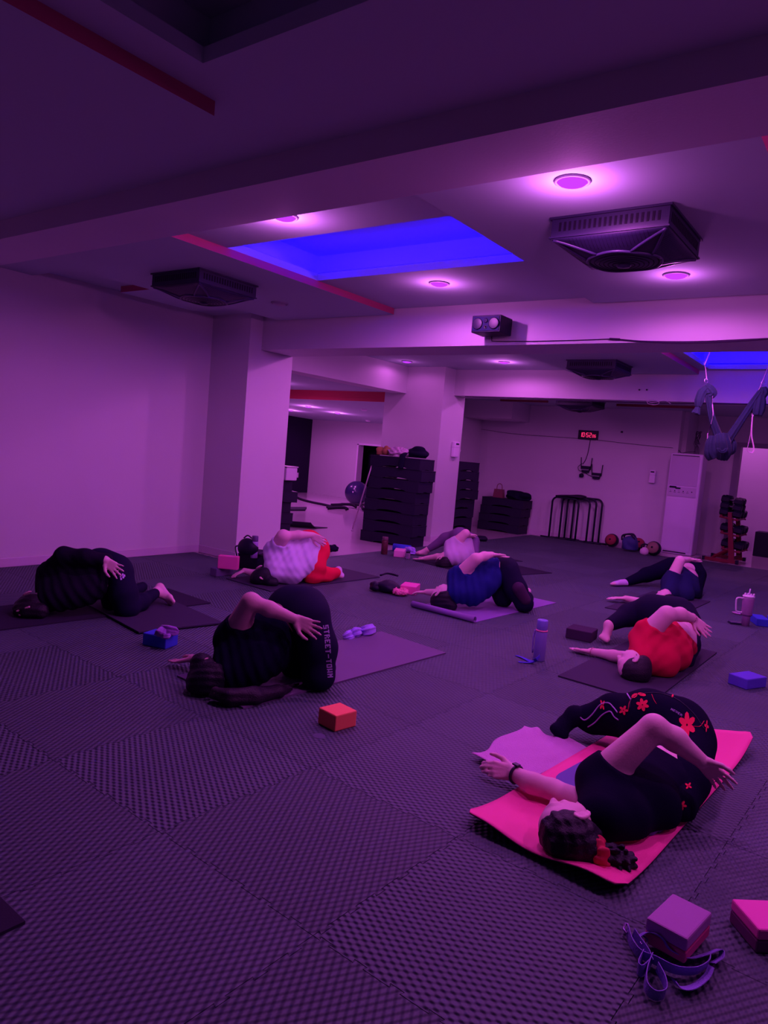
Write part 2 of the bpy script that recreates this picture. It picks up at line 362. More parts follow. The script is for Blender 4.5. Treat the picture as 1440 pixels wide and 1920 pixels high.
for x, y in ((-5.2, 10.85), (-2.6, 10.85), (-0.6, 10.9)): downlight(x, y, 2.56, OFF3, SPOT_W * .33, group='downlights hidden in the back bay')
downlight(-2.6, 15.3, 2.56, 'downlight inside the passage behind the dumbbell rack', SPOT_W * .5)  # no fitting is seen here; added to light the passage wall
SIDE = ['large bright downlight in the side room beyond the column', 'smaller downlight at the right in the side room', 'dim downlight beside the column edge in the side room']
for (px, py), lb in zip(((578, 762), (633, 774), (545, 769)), SIDE):
    d = ray(px, py); # on the sloping side-room ceiling
    t_ = (2.27 + 10.3 * 0.0283 - 1.42) / (d[2] + 0.0283 * d[1]); q = CAM + d * t_
    downlight(q[0], q[1], q[2] - .004, lb, power=SPOT_W * 1.0, r=.06)
downlight(-9.2, 9.0, 2.44, 'downlight of the side room hidden above the low soffit')
# small round smoke detectors in the side room
for (px, py), lb in zip(((683, 767), (690, 788)), ('nearer round smoke detector on the side room ceiling', 'farther round smoke detector on the side room ceiling')):
    d = ray(px, py); t_ = (2.27 + 10.3 * 0.0283 - 1.42) / (d[2] + 0.0283 * d[1]); q = CAM + d * t_
    t = thing('smoke_detector', lb, 'smoke detector', (q[0], q[1], q[2] - .04))
    MB().lathe([(0, 0), (.05, .004), (.06, .02), (.07, .038)], (q[0], q[1], q[2] - .04), 16).build('cover', WHITE, t, True)
    MB().lathe([(.075, .038), (.075, .046)], (q[0], q[1], q[2] - .04), 16).build('base', WHITE, t)
# ================================================================== ceiling fans
FANM = mat('fan_plastic', (0.022, 0.018, 0.055), 0.45, 0.35)
FANB = mat('fan_highlight_edge', (0.04, 0.03, 0.09), 0.4, 0.35)
FAND = mat('fan_dark_slots', (0.008, 0.004, 0.016), 0.6, 0.2)
def make_fan():
    t = thing('ceiling_fan', 'black square box ceiling fan', 'ceiling fan', (0, 0, 0))
    h = 0.315; zb = -0.105
    MB().box((-h - .012, -h - .012, -0.012), (h + .012, h + .012, 0.0)).box((-h, -h, zb), (h, h, -0.012)).box((-h - .008, -h - .008, zb - .008), (h + .008, h + .008, zb)).build('housing', FANM, t)
    sl = MB(); n = 20
    for i in range(n):
        c = -h + .05 + (2 * h - .1) * i / (n - 1)
        for sgn in (-1, 1):
            sl.box((c - .0065, sgn * h - .002, -.078), (c + .0065, sgn * h + .002, -.030)); sl.box((sgn * h - .002, c - .0065, -.078), (sgn * h + .002, c + .0065, -.030))
    tag(sl.build('side_vents', FAND, t), kind='stuff')
    n = 24; u = np.linspace(-1, 1, n + 1); U, Vv = np.meshgrid(u, u, indexing='ij')
    D = 0.085 * (1 - np.abs(U) ** 2.6) * (1 - np.abs(Vv) ** 2.6); Gd = np.stack([U * h, Vv * h, zb - .008 - D], -1)
    MB().sheet(Gd, 0.004).build('grille_cover', FANM, t, True)
    zc = lambda x, y: zb - .008 - 0.085 * (1 - min(1, abs(x / h)) ** 2.6) * (1 - min(1, abs(y / h)) ** 2.6)
    rg = MB()
    for r in (0.06, 0.085, 0.11, 0.135, 0.16, 0.185):
        a = np.linspace(0, 2 * math.pi, 41); rg.tube([(r * math.cos(q), r * math.sin(q), zc(r * math.cos(q), r * math.sin(q)) - .003) for q in a], .0035, 5)
    for k in range(28):
        a = 2 * math.pi * k / 28; rg.tube([(r * math.cos(a), r * math.sin(a), zc(r * math.cos(a), r * math.sin(a)) - .002) for r in (.05, .12, .185)], .0022, 4)
    tag(rg.build('centre_grille', FAND, t, True), kind='stuff')
    MB().tube([(0.20 * math.cos(q), 0.20 * math.sin(q), zc(.20 * math.cos(q), .20 * math.sin(q)) - .006) for q in np.linspace(0, 2 * math.pi, 49)], .009, 8).build('centre_ring', FANB, t, True)
    for k in range(4):
        a = math.pi / 4 + k * math.pi / 2
        for s in (-1, 1):                     # two curved struts run to every corner
            pts = []
            for q in np.linspace(0, 1, 9):
                r = .205 + q * (.43 - .205); off = s * (.30 * (1 - q) ** 1.6); x, y = r * math.cos(a + off), r * math.sin(a + off)
                x = max(-h + .004, min(h - .004, x)); y = max(-h + .004, min(h - .004, y)); pts.append((x, y, zc(x, y) - .005))
            MB().tube(pts, .009, 6).build('strut', FANB, t, True)
    fins = MB()
    for k in range(4):
        M = np.array(Matrix.Rotation(k * math.pi / 2, 3, 'Z'))
        for i in range(22):
            x = -.21 + .42 * i / 21; y0 = max(.215, math.sqrt(max(0, .215 ** 2 - x * x)) + .012) + .045 * abs(x / .21) ** 2
            if y0 > .30: continue
            pts = np.array([(x, yy, zc(x, yy) - .002) for yy in np.linspace(y0 if abs(x) > .1 else .222, .31, 4)]); fins.tube(pts @ M.T, .003, 4)
    tag(fins.build('side_fins', FAND, t, True), kind='stuff')
    MB().lathe([(0, -.02), (.035, -.016), (.045, 0), (.045, .01)], (0, 0, zc(0, 0) + .002), 20).build('hub', FANM, t, True)
    return t
fan = make_fan()
for k, (x, y, z, lb) in enumerate(((-1.44, 4.08, ZP, 'large black box ceiling fan at upper right, the nearest one'), (-5.17, 4.17, ZP, 'black box ceiling fan by the left wall, left of the blue recess'),
                                  (-3.40, 9.15, ZP, 'black box ceiling fan seen under the loudspeaker beam'), (-4.72, 12.0, 2.56, 'black box ceiling fan above the wall clock, the farthest one'))):
    o = fan if k == 0 else copy_tree(fan); o.location = (x, y, z); o['label'] = lb; o['group'] = 'ceiling fans'
# ================================================================== loudspeaker and cables on the beam
a, b = onY(886, 592, 5.62), onY(937, 622, 5.62)
x0, x1, z1, z0 = a[0], b[0], a[2], b[2]; ys = 5.62
t = thing('loudspeaker', 'black horizontal loudspeaker with two cones mounted on the beam', 'loudspeaker', ((x0 + x1) / 2, 5.75, z0))
MB().box((x0, ys, z0), (x1, 5.84, z1), .006).build('cabinet', BLK, t)
SPB = mat('speaker_face', (0.006, 0.008, 0.06), 0.6, 0.15); CONE = mat('speaker_cone', (0.02, 0.018, 0.05), 0.6, 0.15)
MB().box((x0 + .012, ys - .006, z0 + .012), (x1 - .012, ys + .001, z1 - .012), .002).build('front_baffle', SPB, t)
RX = Matrix.Rotation(math.pi / 2, 4, 'X'); zc_ = (z0 + z1) / 2
for cx in (x0 + .062, x1 - .062):
    wf = MB().lathe([(.046, 0), (.048, .006), (.042, .008), (.036, .004), (.014, -.006), (.012, .0), (0, .004)], (cx, ys - .006, zc_), 24, RX).build('woofer', CONE, t, True)
    MB().lathe([(.049, 0), (.05, .008), (.044, .009)], (cx, ys - .006, zc_), 24, RX).build('surround', BLKM, wf, True)
cx = (x0 + x1) / 2
MB().lathe([(.020, 0), (.021, .005), (.012, .006), (0, .009)], (cx, ys - .006, zc_ + .025), 16, RX).build('tweeter', CONE, t, True)
MB().lathe([(.016, 0), (.017, .003), (.012, .002), (0, -.002)], (cx, ys - .006, zc_ - .030), 16, RX).build('bass_port', BLKM, t, True)
MB().box((cx - .05, 5.80, zc_ - .03), (cx + .05, 5.87, zc_ + .03)).build('wall_bracket', BLKM, t)
def ycable(name, pxs, Y, r, m, label, dy=-.004):
    pts = [onY(px, py, Y + dy) for px, py in pxs]; o = MB().tube(spline(pts, 4), r, 6).build(name, m); return tag(o, label, 'cable')
CAB = mat('cable_black', (0.03, 0.012, 0.05), 0.5, 0.3)
t = thing('speaker_cable', 'thin black cable running from the loudspeaker along the beam', 'cable', onY(922, 640, 5.86))
MB().tube([onY(x, y, 5.864) for x, y in ((922, 622), (922, 632), (922, 639.5), (930, 640), (1000, 640), (1080, 638), (1145, 635.5))], .004, 6).build('thin_lead', CAB, t)
MB().tube([onY(x, y, 5.86) for x, y in ((1143, 635.5), (1152, 636), (1162, 636.5))], .010, 6).build('joint', CAB, t)
MB().tube(spline([onY(x, y, 5.862) for x, y in ((1160, 636.5), (1200, 640), (1260, 643), (1330, 642), (1390, 639), (1445, 635))], 4), .007, 6).build('thick_lead', CAB, t)
MB().tube(spline([onY(x, y, 5.862) for x, y in ((1160, 637.5), (1230, 640), (1310, 640), (1380, 637), (1445, 634))], 4), .003, 6).build('thin_lead', CAB, t)
ycable('beam_cable', ((872, 744), (980, 747.5), (1090, 751), (1200, 755), (1330, 757), (1440, 758)), 10.23, .008, CAB, 'dark cable along the lower edge of the farthest beam')
ycable('loose_wire', ((1213, 752), (1216, 757), (1228, 759), (1236, 755), (1226, 749), (1214, 750), (1222, 755), (1245, 751), (1258, 757)), 10.22, .004, mat('pale_wire', (.7, .55, .7), .5), 'small loop of pale wire hanging on the farthest beam')
for px in (1199, 1213): tag(MB().lathe([(.012, 0), (.012, .012)], onY(px, 731, 10.225), 8, RX).build('wall_plug', CAB), 'left small dark hole in the farthest beam' if px == 1199 else 'right small dark hole in the farthest beam', 'hole')
# ================================================================== step platforms
def arch(w, z0, z1, a, ah, n=10):
    p = [(-w / 2, z1), (-w / 2, z0), (-a, z0)]
    p += [(a * -math.cos(math.pi * k / n), z0 + ah * math.sin(math.pi * k / n)) for k in range(1, n)]
    return p + [(a, z0), (w / 2, z0), (w / 2, z1)]
def make_step(L_=0.92, D_=0.40, H_=0.166):
    t = thing('step_platform', 'black step', 'step platform', (0, 0, 0))
    fr = MB(); dx = L_ - .02
    for s in (-1, 1):
        M = basis((1, 0, 0), (0, 0, 1), (0, -1 * s, 0), (0, s * (D_ / 2 - .012), 0)); fr.prism(arch(L_, 0, H_ - .012, .24, .032) if s < 0 else arch(L_, 0, H_ - .012, .24, .032)[::-1], -.012, .012, M)
        M = basis((0, 1, 0), (0, 0, 1), (s, 0, 0), (s * (L_ / 2 - .012), 0, 0)); fr.prism(arch(D_ - .03, 0, H_ - .012, .06, .012), -.0119, .0119, M)
    fr.build('skirt', STEP, t)
    MB().box((-L_ / 2 - .004, -D_ / 2 - .004, H_ - .014), (L_ / 2 + .004, D_ / 2 + .004, H_), .004).build('tread', STEP, t)
    MB().box((-L_ / 2 + .05, -D_ / 2 + .05, H_ - .001), (L_ / 2 - .05, D_ / 2 - .05, H_ + .002), .001).build('grip_pad', mat('grip_rubber', (.03, .014, .05), .8, .2, bump=.4, bscale=400), t)
    return t
STEP0 = make_step(); step_used = [False]
def step(x, y, z, rz, label, group):
    o = STEP0 if not step_used[0] else copy_tree(STEP0); step_used[0] = True
    o.location = (x, y, z); o.rotation_euler = (0, 0, rz); o['label'] = label; o['group'] = group; return o
ORD = ['bottom', 'second', 'third', 'fourth', 'fifth', 'sixth', 'seventh', 'top']
offs = [(0, 0, 0), (.03, 0, .01), (.02, .01, 0), (.04, -.01, .02), (.035, .01, -.01), (.075, 0, .0), (.10, .01, .01), (.07, 0, -.01)]
sx, sy = -6.36, 9.03; SZ0 = -0.014
for k in range(8):
    dx, dy, da = offs[k]; nm = 'bottom' if k == 0 else 'top' if k == 7 else ORD[k] + ' from the bottom'
    step(sx + dx, sy + dy, SZ0 + k * .168, .02 + da, 'black step platform, %s of the tall stack by the pillar' % nm, 'steps stacked in front of the pillar')
for k in range(8):
    dx = (.0, .0, .02, .02, .08, .07, .06, .05)[k]
    step(-6.56 + dx - .04, 11.15, SZ0 + k * .168, math.pi / 2 + .02, 'black step platform, %s of the narrow stack behind the pillar' % ('top' if k == 7 else ORD[k] + ('' if k == 0 else ' from the bottom')), 'steps stacked behind the pillar')
for k in range(4):
    dx = (.0, .01, .03, .05)[k]
    step(-6.52 + dx, 13.10, SZ0 + k * .168, -.03 + .02 * (k % 2), 'black step platform, %s of the low stack by the back wall' % ('top' if k == 3 else ORD[k] + ('' if k == 0 else ' from the bottom')), 'steps stacked by the back wall')
for k in range(5):
    dx = (.02, .06, .0, .13, .0)[k]
    step(-8.10 + dx * .7, 7.83 + dx * .3, SZ0 + k * .168, math.pi / 2 - .5, 'black step platform, %s of the stack half hidden by the column' % ('top' if k == 4 else ORD[k] + ('' if k == 0 else ' from the bottom')), 'steps stacked behind the column')
sp_ = G(443, 1067); step(sp_[0] + .46 * .80 - .26 * .6, sp_[1] + .46 * .6 + .26 * .8, 0.0, 0.64, 'single low black step under the bag and bottle beside the column', 'single step by the column')
# white crate on the column stack
CRC = P(533, 905, depth((-8.1, 7.83, .9))); CRC[2] = .828
t = thing('crate', 'white crate on top of the steps half hidden by the column', 'crate', CRC)
MB().box(CRC + np.array((-.15, -.12, .002)), CRC + np.array((.15, .12, .20)), .015).build('crate_body', WHITE, t)
MB().box(CRC + np.array((-.16, -.13, .20)), CRC + np.array((.16, .13, .22)), .006).build('rim', mat('crate_rim', (.6, .5, .6), .5), t)
# ================================================================== generic soft things via displaced blobs
def blob(name, c, rad, m, parent=None, seed=0, amp=.25, freq=3.0, seg=28, flat=True):
    rs = np.random.RandomState(seed); n = seg; V = []; K = rs.normal(size=(9, 3)) * freq; ph = rs.uniform(0, 6.28, 9)
    for i in range(n + 1):
        th = math.pi * i / n
        for k in range(2 * n):
            a = math.pi * k / n; d = np.array([math.sin(th) * math.cos(a), math.sin(th) * math.sin(a), math.cos(th)])
            s = 1 + amp * (np.sin(K @ d + ph) * np.array([1, .9, .8, .7, .5, .4, .35, .3, .3])).sum() / 3
            v = d * s * np.array(rad)
            if flat: v[2] = max(v[2], -rad[2] * .55)
            V.append(v + np.array(c))
    Fc = [(i * 2 * n + k, i * 2 * n + (k + 1) % (2 * n), (i + 1) * 2 * n + (k + 1) % (2 * n), (i + 1) * 2 * n + k) for i in range(n) for k in range(2 * n)]
    return mk(name, V, [f[::-1] for f in Fc], m, parent, None, True)
ztop = SZ0 + 8 * .168 + .003
OCH = mat('ochre_cloth', (.34, .17, .08), .9, .1, bump=.3, bscale=40, var=.35, vscale=20)
PATC = mat('pink_patterned_cloth', (.75, .45, .62), .9, .1, bump=.3, bscale=40, var=.7, vscale=26)
DRK = mat('dark_cloth', (.008, .006, .026), .9, .1, bump=.3, bscale=60)
q = lambda px, Y: onY(px, 850, Y)[0]
tag(blob('folded_garment', (-6.60, 9.0, ztop + .055), (.14, .12, .085), OCH, seed=3, amp=.30, freq=4), 'ochre crumpled garment on top of the tall step stack', 'clothing')
tag(blob('folded_garment', (-6.31, 8.96, ztop + .055), (.16, .13, .095), PATC, seed=8, amp=.35, freq=5), 'pink and dark patterned garment on top of the tall step stack', 'clothing')
tag(blob('jacket', (-6.01, 9.04, ztop + .07), (.15, .13, .11), DRK, seed=5, amp=.22, freq=3), 'dark jacket lying at the right on the tall step stack', 'clothing')
tag(MB().tube(spline([(-6.16, 8.90, ztop + .06), (-6.14, 8.82, ztop + .02), (-6.14, 8.795, ztop - .08), (-6.13, 8.79, ztop - .17)], 5), [.05] * 15 + [.02], 10, flat=(1, .35)).build('sleeve_end', DRK, None, True), 'dark sleeve hanging over the front of the tall step stack', 'clothing')
# broom stick leaning on the stack
bp0, bp1 = G(660, 996, -0.014), P(693, 905, depth(G(690, 1000)))
t = thing('broom', 'thin pale stick leaning against the left side of the tall step stack', 'broom', bp0)
MB().tube([bp0 + np.array([0, 0, .012]), bp1 + np.array([-.02, .05, .3])], .011, 10).build('stick', mat('pale_wood', (.65, .5, .6), .5), t, True)
MB().lathe([(.014, 0), (.016, .03), (.013, .04)], bp0, 10).build('end_cap', WHITE, t, True)
# air fresheners
def freshener(c, ax, label, h=.24, w=.10):
    t = thing('air_freshener', label, 'air freshener', c); n = np.array(ax, float); s = np.cross(n, (0, 0, 1))
    M = basis(s, n, (0, 0, 1), c)
    MB().box((-w / 2, 0, 0), (w / 2, .07, h), .018, M).build('case', WHITE, t)
    MB().box((-w * .3, .066, h * .80), (w * .3, .073, h * .90), .002, M).build('spray_window', BLK, t)
    MB().box((-w / 2 - .002, .0, h * .62), (w / 2 + .002, .0715, h * .63), .0, M).build('seam', RING, t)
    return t
freshener(onX(849, 857, -6.2), (1, 0, 0), 'white air freshener on the side of the pillar', .26, .16)
c_ = onY(1223, 906, 13.4); freshener(c_, (0, -1, 0), 'white air freshener on the back wall left of the air conditioner', .24, .11)
# ================================================================== back area
zt7 = SZ0 + 8 * .168 + .003
t = thing('plastic_tub', 'white plastic tub on the narrow stack behind the pillar', 'tub', (-6.42, 10.84, zt7))
MB().lathe([(.055, 0), (.07, .16), (.078, .17), (.078, .19)], (-6.42, 10.84, zt7), 20).build('tub_body', WHITE, t, True)
MB().lathe([(.082, .185), (.082, .20), (.0, .205)], (-6.42, 10.84, zt7), 20).build('lid', WHITE, t, True)
zt5 = SZ0 + 4 * .168 + .003
LEA = mat('brown_leather', (.22, .07, .09), .45, .4, bump=.2, bscale=90)
hb = onY(935, 932, 13.02)
t = thing('handbag', 'small brown handbag standing on the low step stack at the back', 'handbag', (hb[0], 13.02, zt5))
MB().prism([(-.11, 0), (.11, 0), (.09, .17), (-.09, .17)], -.05, .05, basis((1, 0, 0), (0, 0, 1), (0, -1, 0), (hb[0], 13.02, zt5))).build('bag_body', LEA, t)
MB().tube(spline([(hb[0] - .06, 13.02, zt5 + .16), (hb[0] - .05, 13.02, zt5 + .25), (hb[0], 13.02, zt5 + .28), (hb[0] + .05, 13.02, zt5 + .25), (hb[0] + .06, 13.02, zt5 + .16)], 5), .008, 8).build('handle', LEA, t, True)
MB().box((hb[0] - .02, 12.965, zt5 + .12), (hb[0] + .02, 12.972, zt5 + .15)).build('clasp', mat('brass', (.5, .35, .3), .3, .5, .8), t)
tag(blob('bag', (onY(972, 935, 13.05)[0], 13.05, zt5 + .06), (.26, .15, .11), DRK, seed=12, amp=.25), 'black crumpled jacket on the low step stack at the back', 'clothing')
# dip bars
DBM = BLKM; names = ['left one of the four black dip bars', 'second from the left of the four black dip bars', 'third from the left of the four black dip bars', 'right one of the four black dip bars']
for k, (xa, xb, Y) in enumerate(((1029, 1078, 13.12), (1048, 1099, 13.20), (1058, 1111, 13.26), (1070, 1122, 13.32))):
    p, r_ = onY(xa, 1006, Y), onY(xb, 1012, Y); X0, X1 = p[0], r_[0]; hgt = .80 + .01 * k; zf = 0.0 if Y < 13.1 else -.014
    t = thing('dip_bar', names[k] + ' by the back wall', 'dip bar', ((X0 + X1) / 2, Y, zf), 'dip bars by the back wall')
    c = .10; arc = lambda cx, s: [(cx + s * c * math.cos(a), Y, hgt - c + c * math.sin(a)) for a in np.linspace(0, math.pi / 2, 6)]
    pts = [(X0, Y, zf + .03)] + [(X0, Y, hgt * .5)] + arc(X0 + c, -1) + arc(X1 - c, 1)[::-1] + [(X1, Y, hgt * .5), (X1, Y, zf + .03)]
    MB().tube(pts, .019, 10, ref=(0, 1, 0)).build('frame', DBM, t, True)
    for xx in (X0, X1): MB().tube([(xx - .17, Y, zf + .019), (xx + .17, Y, zf + .019)], .019, 10).build('foot', DBM, t, True)
tag(MB().sheet(np.array([[(x, 13.22 + dy, .835 + .02 * math.sin((x + 5.2) * 9) * (dy > 0) - .03 * ((x + 5.15) / .3) ** 2 + .03) for dy in np.linspace(-.14, .14, 7)] for x in np.linspace(onY(1046, 930, 13.2)[0], onY(1094, 934, 13.2)[0], 12)]), .03).build('folded_mat', mat('mat_black', (.03, .014, .045), .85, .15), None, True), 'folded black mat lying on top of the dip bars', 'mat')
# medicine balls and kettlebells
BRED = mat('ball_red', (.30, .03, .06), .6, .3); BBLU = mat('ball_blue', (.04, .05, .18), .6, .3); BYEL = mat('ball_tan', (.28, .17, .14), .6, .3)
def mball(px, py, Y, r, m, label, tilt=(.0, -1, .25)):
    c = onY(px, py, Y); zf = 0.0 if Y < 13.1 else -.014; c[2] = zf + r
    t = thing('medicine_ball', label, 'medicine ball', (c[0], c[1], zf)); n = nrm(tilt); s = nrm(np.cross(n, (0, 0, 1))); v = np.cross(s, n)
    pr = [(0, -r)] + [(r * math.sin(a), -r * math.cos(a)) for a in np.linspace(.12, math.pi - .12, 22)] + [(0, r)]
    MB().lathe(pr, c, 28, basis(s, v, n, (0, 0, 0))).build('ball', BLK, t, True)
    MB().lathe([(r * math.sin(a) * 1.012, r * math.cos(a) * 1.012) for a in np.linspace(.95, .0, 9)], c, 28, basis(s, v, n, (0, 0, 0))).build('coloured_face', m, t, True)
    MB().lathe([(.018, r * 1.005), (.018, r * 1.03), (0, r * 1.032)], c, 12, basis(s, v, n, (0, 0, 0))).build('valve', BLK, t, True)
mball(1147, 1016, 13.18, .125, BRED, 'red faced black medicine ball right of the dip bars')
mball(1226, 1026, 12.70, .125, BYEL, 'tan faced black medicine ball beside the air conditioner plinth')
mball(1197, 1016, 13.2, .12, BRED, 'red medicine ball behind the white kettlebell', (.3, -.8, .5))
def kettle(px, py, Y, r, m, label, hm=BLKM, ang=.6):
    c = onY(px, py, Y); t = thing('kettlebell', label, 'kettlebell', (c[0], c[1], 0.0))
    MB().lathe([(r * .6, 0), (r * .92, r * .35), (r, r * .8), (r * .88, r * 1.3), (r * .5, r * 1.7), (0, r * 1.8)], (c[0], c[1], 0), 22).build('bell', m, t, True)
    d = np.array([math.cos(ang), math.sin(ang), 0]); b0 = np.array([c[0], c[1], r * 1.45])
    MB().tube(spline([b0 - d * r * .65, b0 - d * r * .75 + (0, 0, r * .75), b0 + (0, 0, r * 1.05), b0 + d * r * .75 + (0, 0, r * .75), b0 + d * r * .65], 5), r * .17, 8).build('handle', hm, t, True)
kettle(1208, 1034, 12.60, .075, mat('white_vinyl', (.75, .55, .7), .5), 'small white kettlebell with a black handle among the balls')
c_ = onY(1180, 1028, 12.86)
t = thing('sandbag', 'blue weight bag with dark handles between the medicine balls', 'weight bag', (c_[0], c_[1], 0))
blob('bag_body', (c_[0], c_[1], .11), (.15, .13, .15), BBLU, t, seed=21, amp=.12, freq=3)
for s in (-1, 1): MB().tube(spline([(c_[0] - .13, c_[1] + s * .06, .18), (c_[0] - .12, c_[1] + s * .06, .27), (c_[0] + .02, c_[1] + s * .06, .30), (c_[0] + .09, c_[1] + s * .06, .22)], 5), .016, 8).build('handle', BLK, t, True)
# ================================================================== wall clock, router, wires
x0, z1 = onY(1085, 806, 13.36)[[0, 2]]; x1, z0 = onY(1120, 822, 13.36)[[0, 2]]; z0 = z1 - .175; yk = 13.36
t = thing('wall_clock', 'black digital wall clock with red numerals on the back wall', 'clock', ((x0 + x1) / 2, 13.38, z0))
MB().box((x0, yk, z0), (x1, 13.4, z1), .004).build('case', BLKM, t)
MB().box((x0 + .012, yk - .003, z0 + .012), (x1 - .012, yk, z1 - .012)).build('screen', mat('clock_screen', (.01, .0, .02), .2, .5), t)
LEDR = mat('red_led', (.1, 0, .02), .5, emit=(1.0, .03, .16), estr=1.3)
SEG = {'0': 'abcdef', '1': 'bc', '2': 'abged', '5': 'afgcd', '6': 'afgedc'}
def digit(ch, x, z, h, nm):
    w = h * .5; e = h * .11; mb = MB(); m = h / 2
    R_ = {'a': (0, h - e, w, h), 'g': (0, m - e / 2, w, m + e / 2), 'd': (0, 0, w, e), 'f': (0, m, e, h), 'b': (w - e, m, w, h), 'e': (0, 0, e, m), 'c': (w - e, 0, w, m)}
    for s in SEG[ch]:
        a_, b_, c2, d_ = R_[s]; mb.box((x + a_, yk - .005, z + b_), (x + c2, yk - .003, z + d_))
    mb.build(nm, LEDR, t)
xx = x0 + .035
for ch, hh, gp in (('1', .085, .052), ('0', .085, .075), ('5', .085, .06), ('2', .085, .062), ('0', .055, .04), ('6', .055, .04)):
    digit(ch, xx, z0 + .045, hh, 'numeral'); xx += gp
for dz in (.02, .055): MB().box((x0 + .148, yk - .005, z0 + .045 + dz), (x0 + .158, yk - .003, z0 + .055 + dz)).build('colon_dot', LEDR, t)
def router(pa, pb, label):
    a, b = onY(*pa, 13.36), onY(*pb, 13.36); X0, X1, Z1, Z0 = a[0], b[0], a[2], b[2]
    t = thing('router', label, 'router', ((X0 + X1) / 2, 13.38, Z0))
    MB().prism([(X0 + .03, Z0), (X1 - .03, Z0), (X1, Z1), (X0, Z1)], -.03, .03, basis((1, 0, 0), (0, 0, 1), (0, -1, 0), (0, 13.365, 0))).build('case', BLK, t)
    for s in (X0, X1): MB().tube([(s, 13.37, Z0 + .06), (s - .02 * (1 if s == X0 else -.6), 13.365, Z1 + .16)], .008, 6).build('antenna', BLKM, t)
    MB().box((X0 + .02, 13.33, Z0 + .05), (X1 - .02, 13.336, Z0 + .065)).build('indicator_strip', RING, t)
router((1090, 873), (1106, 887), 'upper left black router with antennas below the wall clock')
router((1110, 886), (1126, 899), 'lower right black router with antennas below the wall clock')
tag(blob('power_adapter', onY(1090, 892, 13.36), (.045, .03, .05), BLK, seed=2, amp=.1), 'small black power adapter below the routers', 'adapter')
ycable('clock_cable', ((1107, 823), (1105, 835), (1102, 850), (1098, 862), (1093, 870)), 13.39, .006, CAB, 'cable hanging from the wall clock to the routers')
ycable('router_wire', ((1092, 869), (1084, 875), (1086, 882), (1094, 884), (1102, 890), (1110, 893)), 13.38, .005, CAB, 'tangled thin wire around the routers')
ycable('wall_wire', ((872, 800), (960, 813), (1040, 819), (1110, 824), (1180, 832), (1262, 840)), 13.392, .004, CAB, 'long thin wire strung across the back wall under the clock')
tag(MB().box(onY(1164, 808, 13.395), onY(1168, 812, 13.4) + (0, 0, .001)).build('wall_plate', CAB), 'small dark mark on the back wall right of the clock', 'plate')
# ================================================================== floor standing air conditioner
ACM = mat('ac_casing', (.66, .56, .76), .35, .45); ACP = mat('ac_panel', (.50, .42, .58), .3, .45)
ax0, ax1, ay0, ay1 = -3.40, -2.86, 13.02, 13.38; zb_, zt_ = .045, 1.80
t = thing('air_conditioner', 'tall white floor standing air conditioner by the back wall', 'air conditioner', ((ax0 + ax1) / 2, (ay0 + ay1) / 2, zb_))
MB().box((ax0, ay0, zb_), (ax1, ay1, zt_), .03, seg=3).build('casing', ACM, t)
MB().box((ax0 + .03, ay0 - .008, 1.24), (ax1 - .05, ay0 + .002, zt_ - .05), .003).build('outlet_panel', ACP, t)
MB().box((ax0 + .03, ay0 - .010, 1.05), (ax1 - .05, ay0 + .002, 1.22), .003).build('control_panel', ACP, t)
MB().box((ax0 + .02, ay0 - .006, .11), (ax1 - .04, ay0 + .002, 1.02), .004).build('lower_panel', ACM, t)
MB().box((ax0 + .06, ay0 - .009, .075), (ax1 - .10, ay0 + .004, .092)).build('inlet_slot', BLK, t)
MB().box((ax0 + .04, ay0 - .010, zt_ - .045), (ax1 - .06, ay0 - .004, zt_ - .033)).build('outlet_slot', BLK, t)
MB().box((ax0 + .05, ay0 - .0115, 1.190), (ax0 + .165, ay0 - .009, 1.225)).build('display', BLK, t)
MB().box((ax0 + .15, ay0 - .0115, 1.178), (ax0 + .235, ay0 - .009, 1.205)).build('display', BLK, t)
for k in range(6): MB().lathe([(.010, 0), (.010, .003), (0, .004)], (ax0 + .075 + .07 * k, ay0 - .0085, 1.145), 10, RX).build('button', BLK if k % 2 else RING, t)
for k in range(5): MB().box((ax0 + .055 + .07 * k, ay0 - .0112, 1.118), (ax0 + .095 + .07 * k, ay0 - .0098, 1.124)).build('button_mark', BLK, t)
tag(MB().box((-3.50, 12.86, -.014), (-2.78, 13.385, .043), .004).build('plinth', mat('plinth_pale', (.55, .45, .52), .5)), 'low pale plinth under the tall air conditioner', 'plinth')
t = thing('cable_bundle', 'bundle of thin dark wires rising from the top of the air conditioner', 'cable', (-3.05, 13.3, zt_))
rs = np.random.RandomState(5)
for k in range(5):
    pts = [(-3.08 + .02 * k, 13.28, zt_ - .001), (-3.08 + .015 * k, 13.3, zt_ + .12), (-3.08 + rs.uniform(-.05, .08), 13.3, zt_ + .22), (-3.05 + rs.uniform(-.05, .07), 13.3, zt_ + .40), (-3.06 + rs.uniform(-.04, .06), 13.32, zt_ + .33), (-3.05 + rs.uniform(-.05, .05), 13.32, zt_ + .18)]
    MB().tube(spline(pts, 5), .005, 5).build('wire', CAB, t)
MB().tube(spline([(-3.06, 13.3, zt_ + .05), (-3.2, 13.3, zt_ + .03), (-3.3, 13.34, zt_ + .01), (-3.36, 13.37, zt_ + .06)], 5), .006, 5).build('wire', CAB, t)
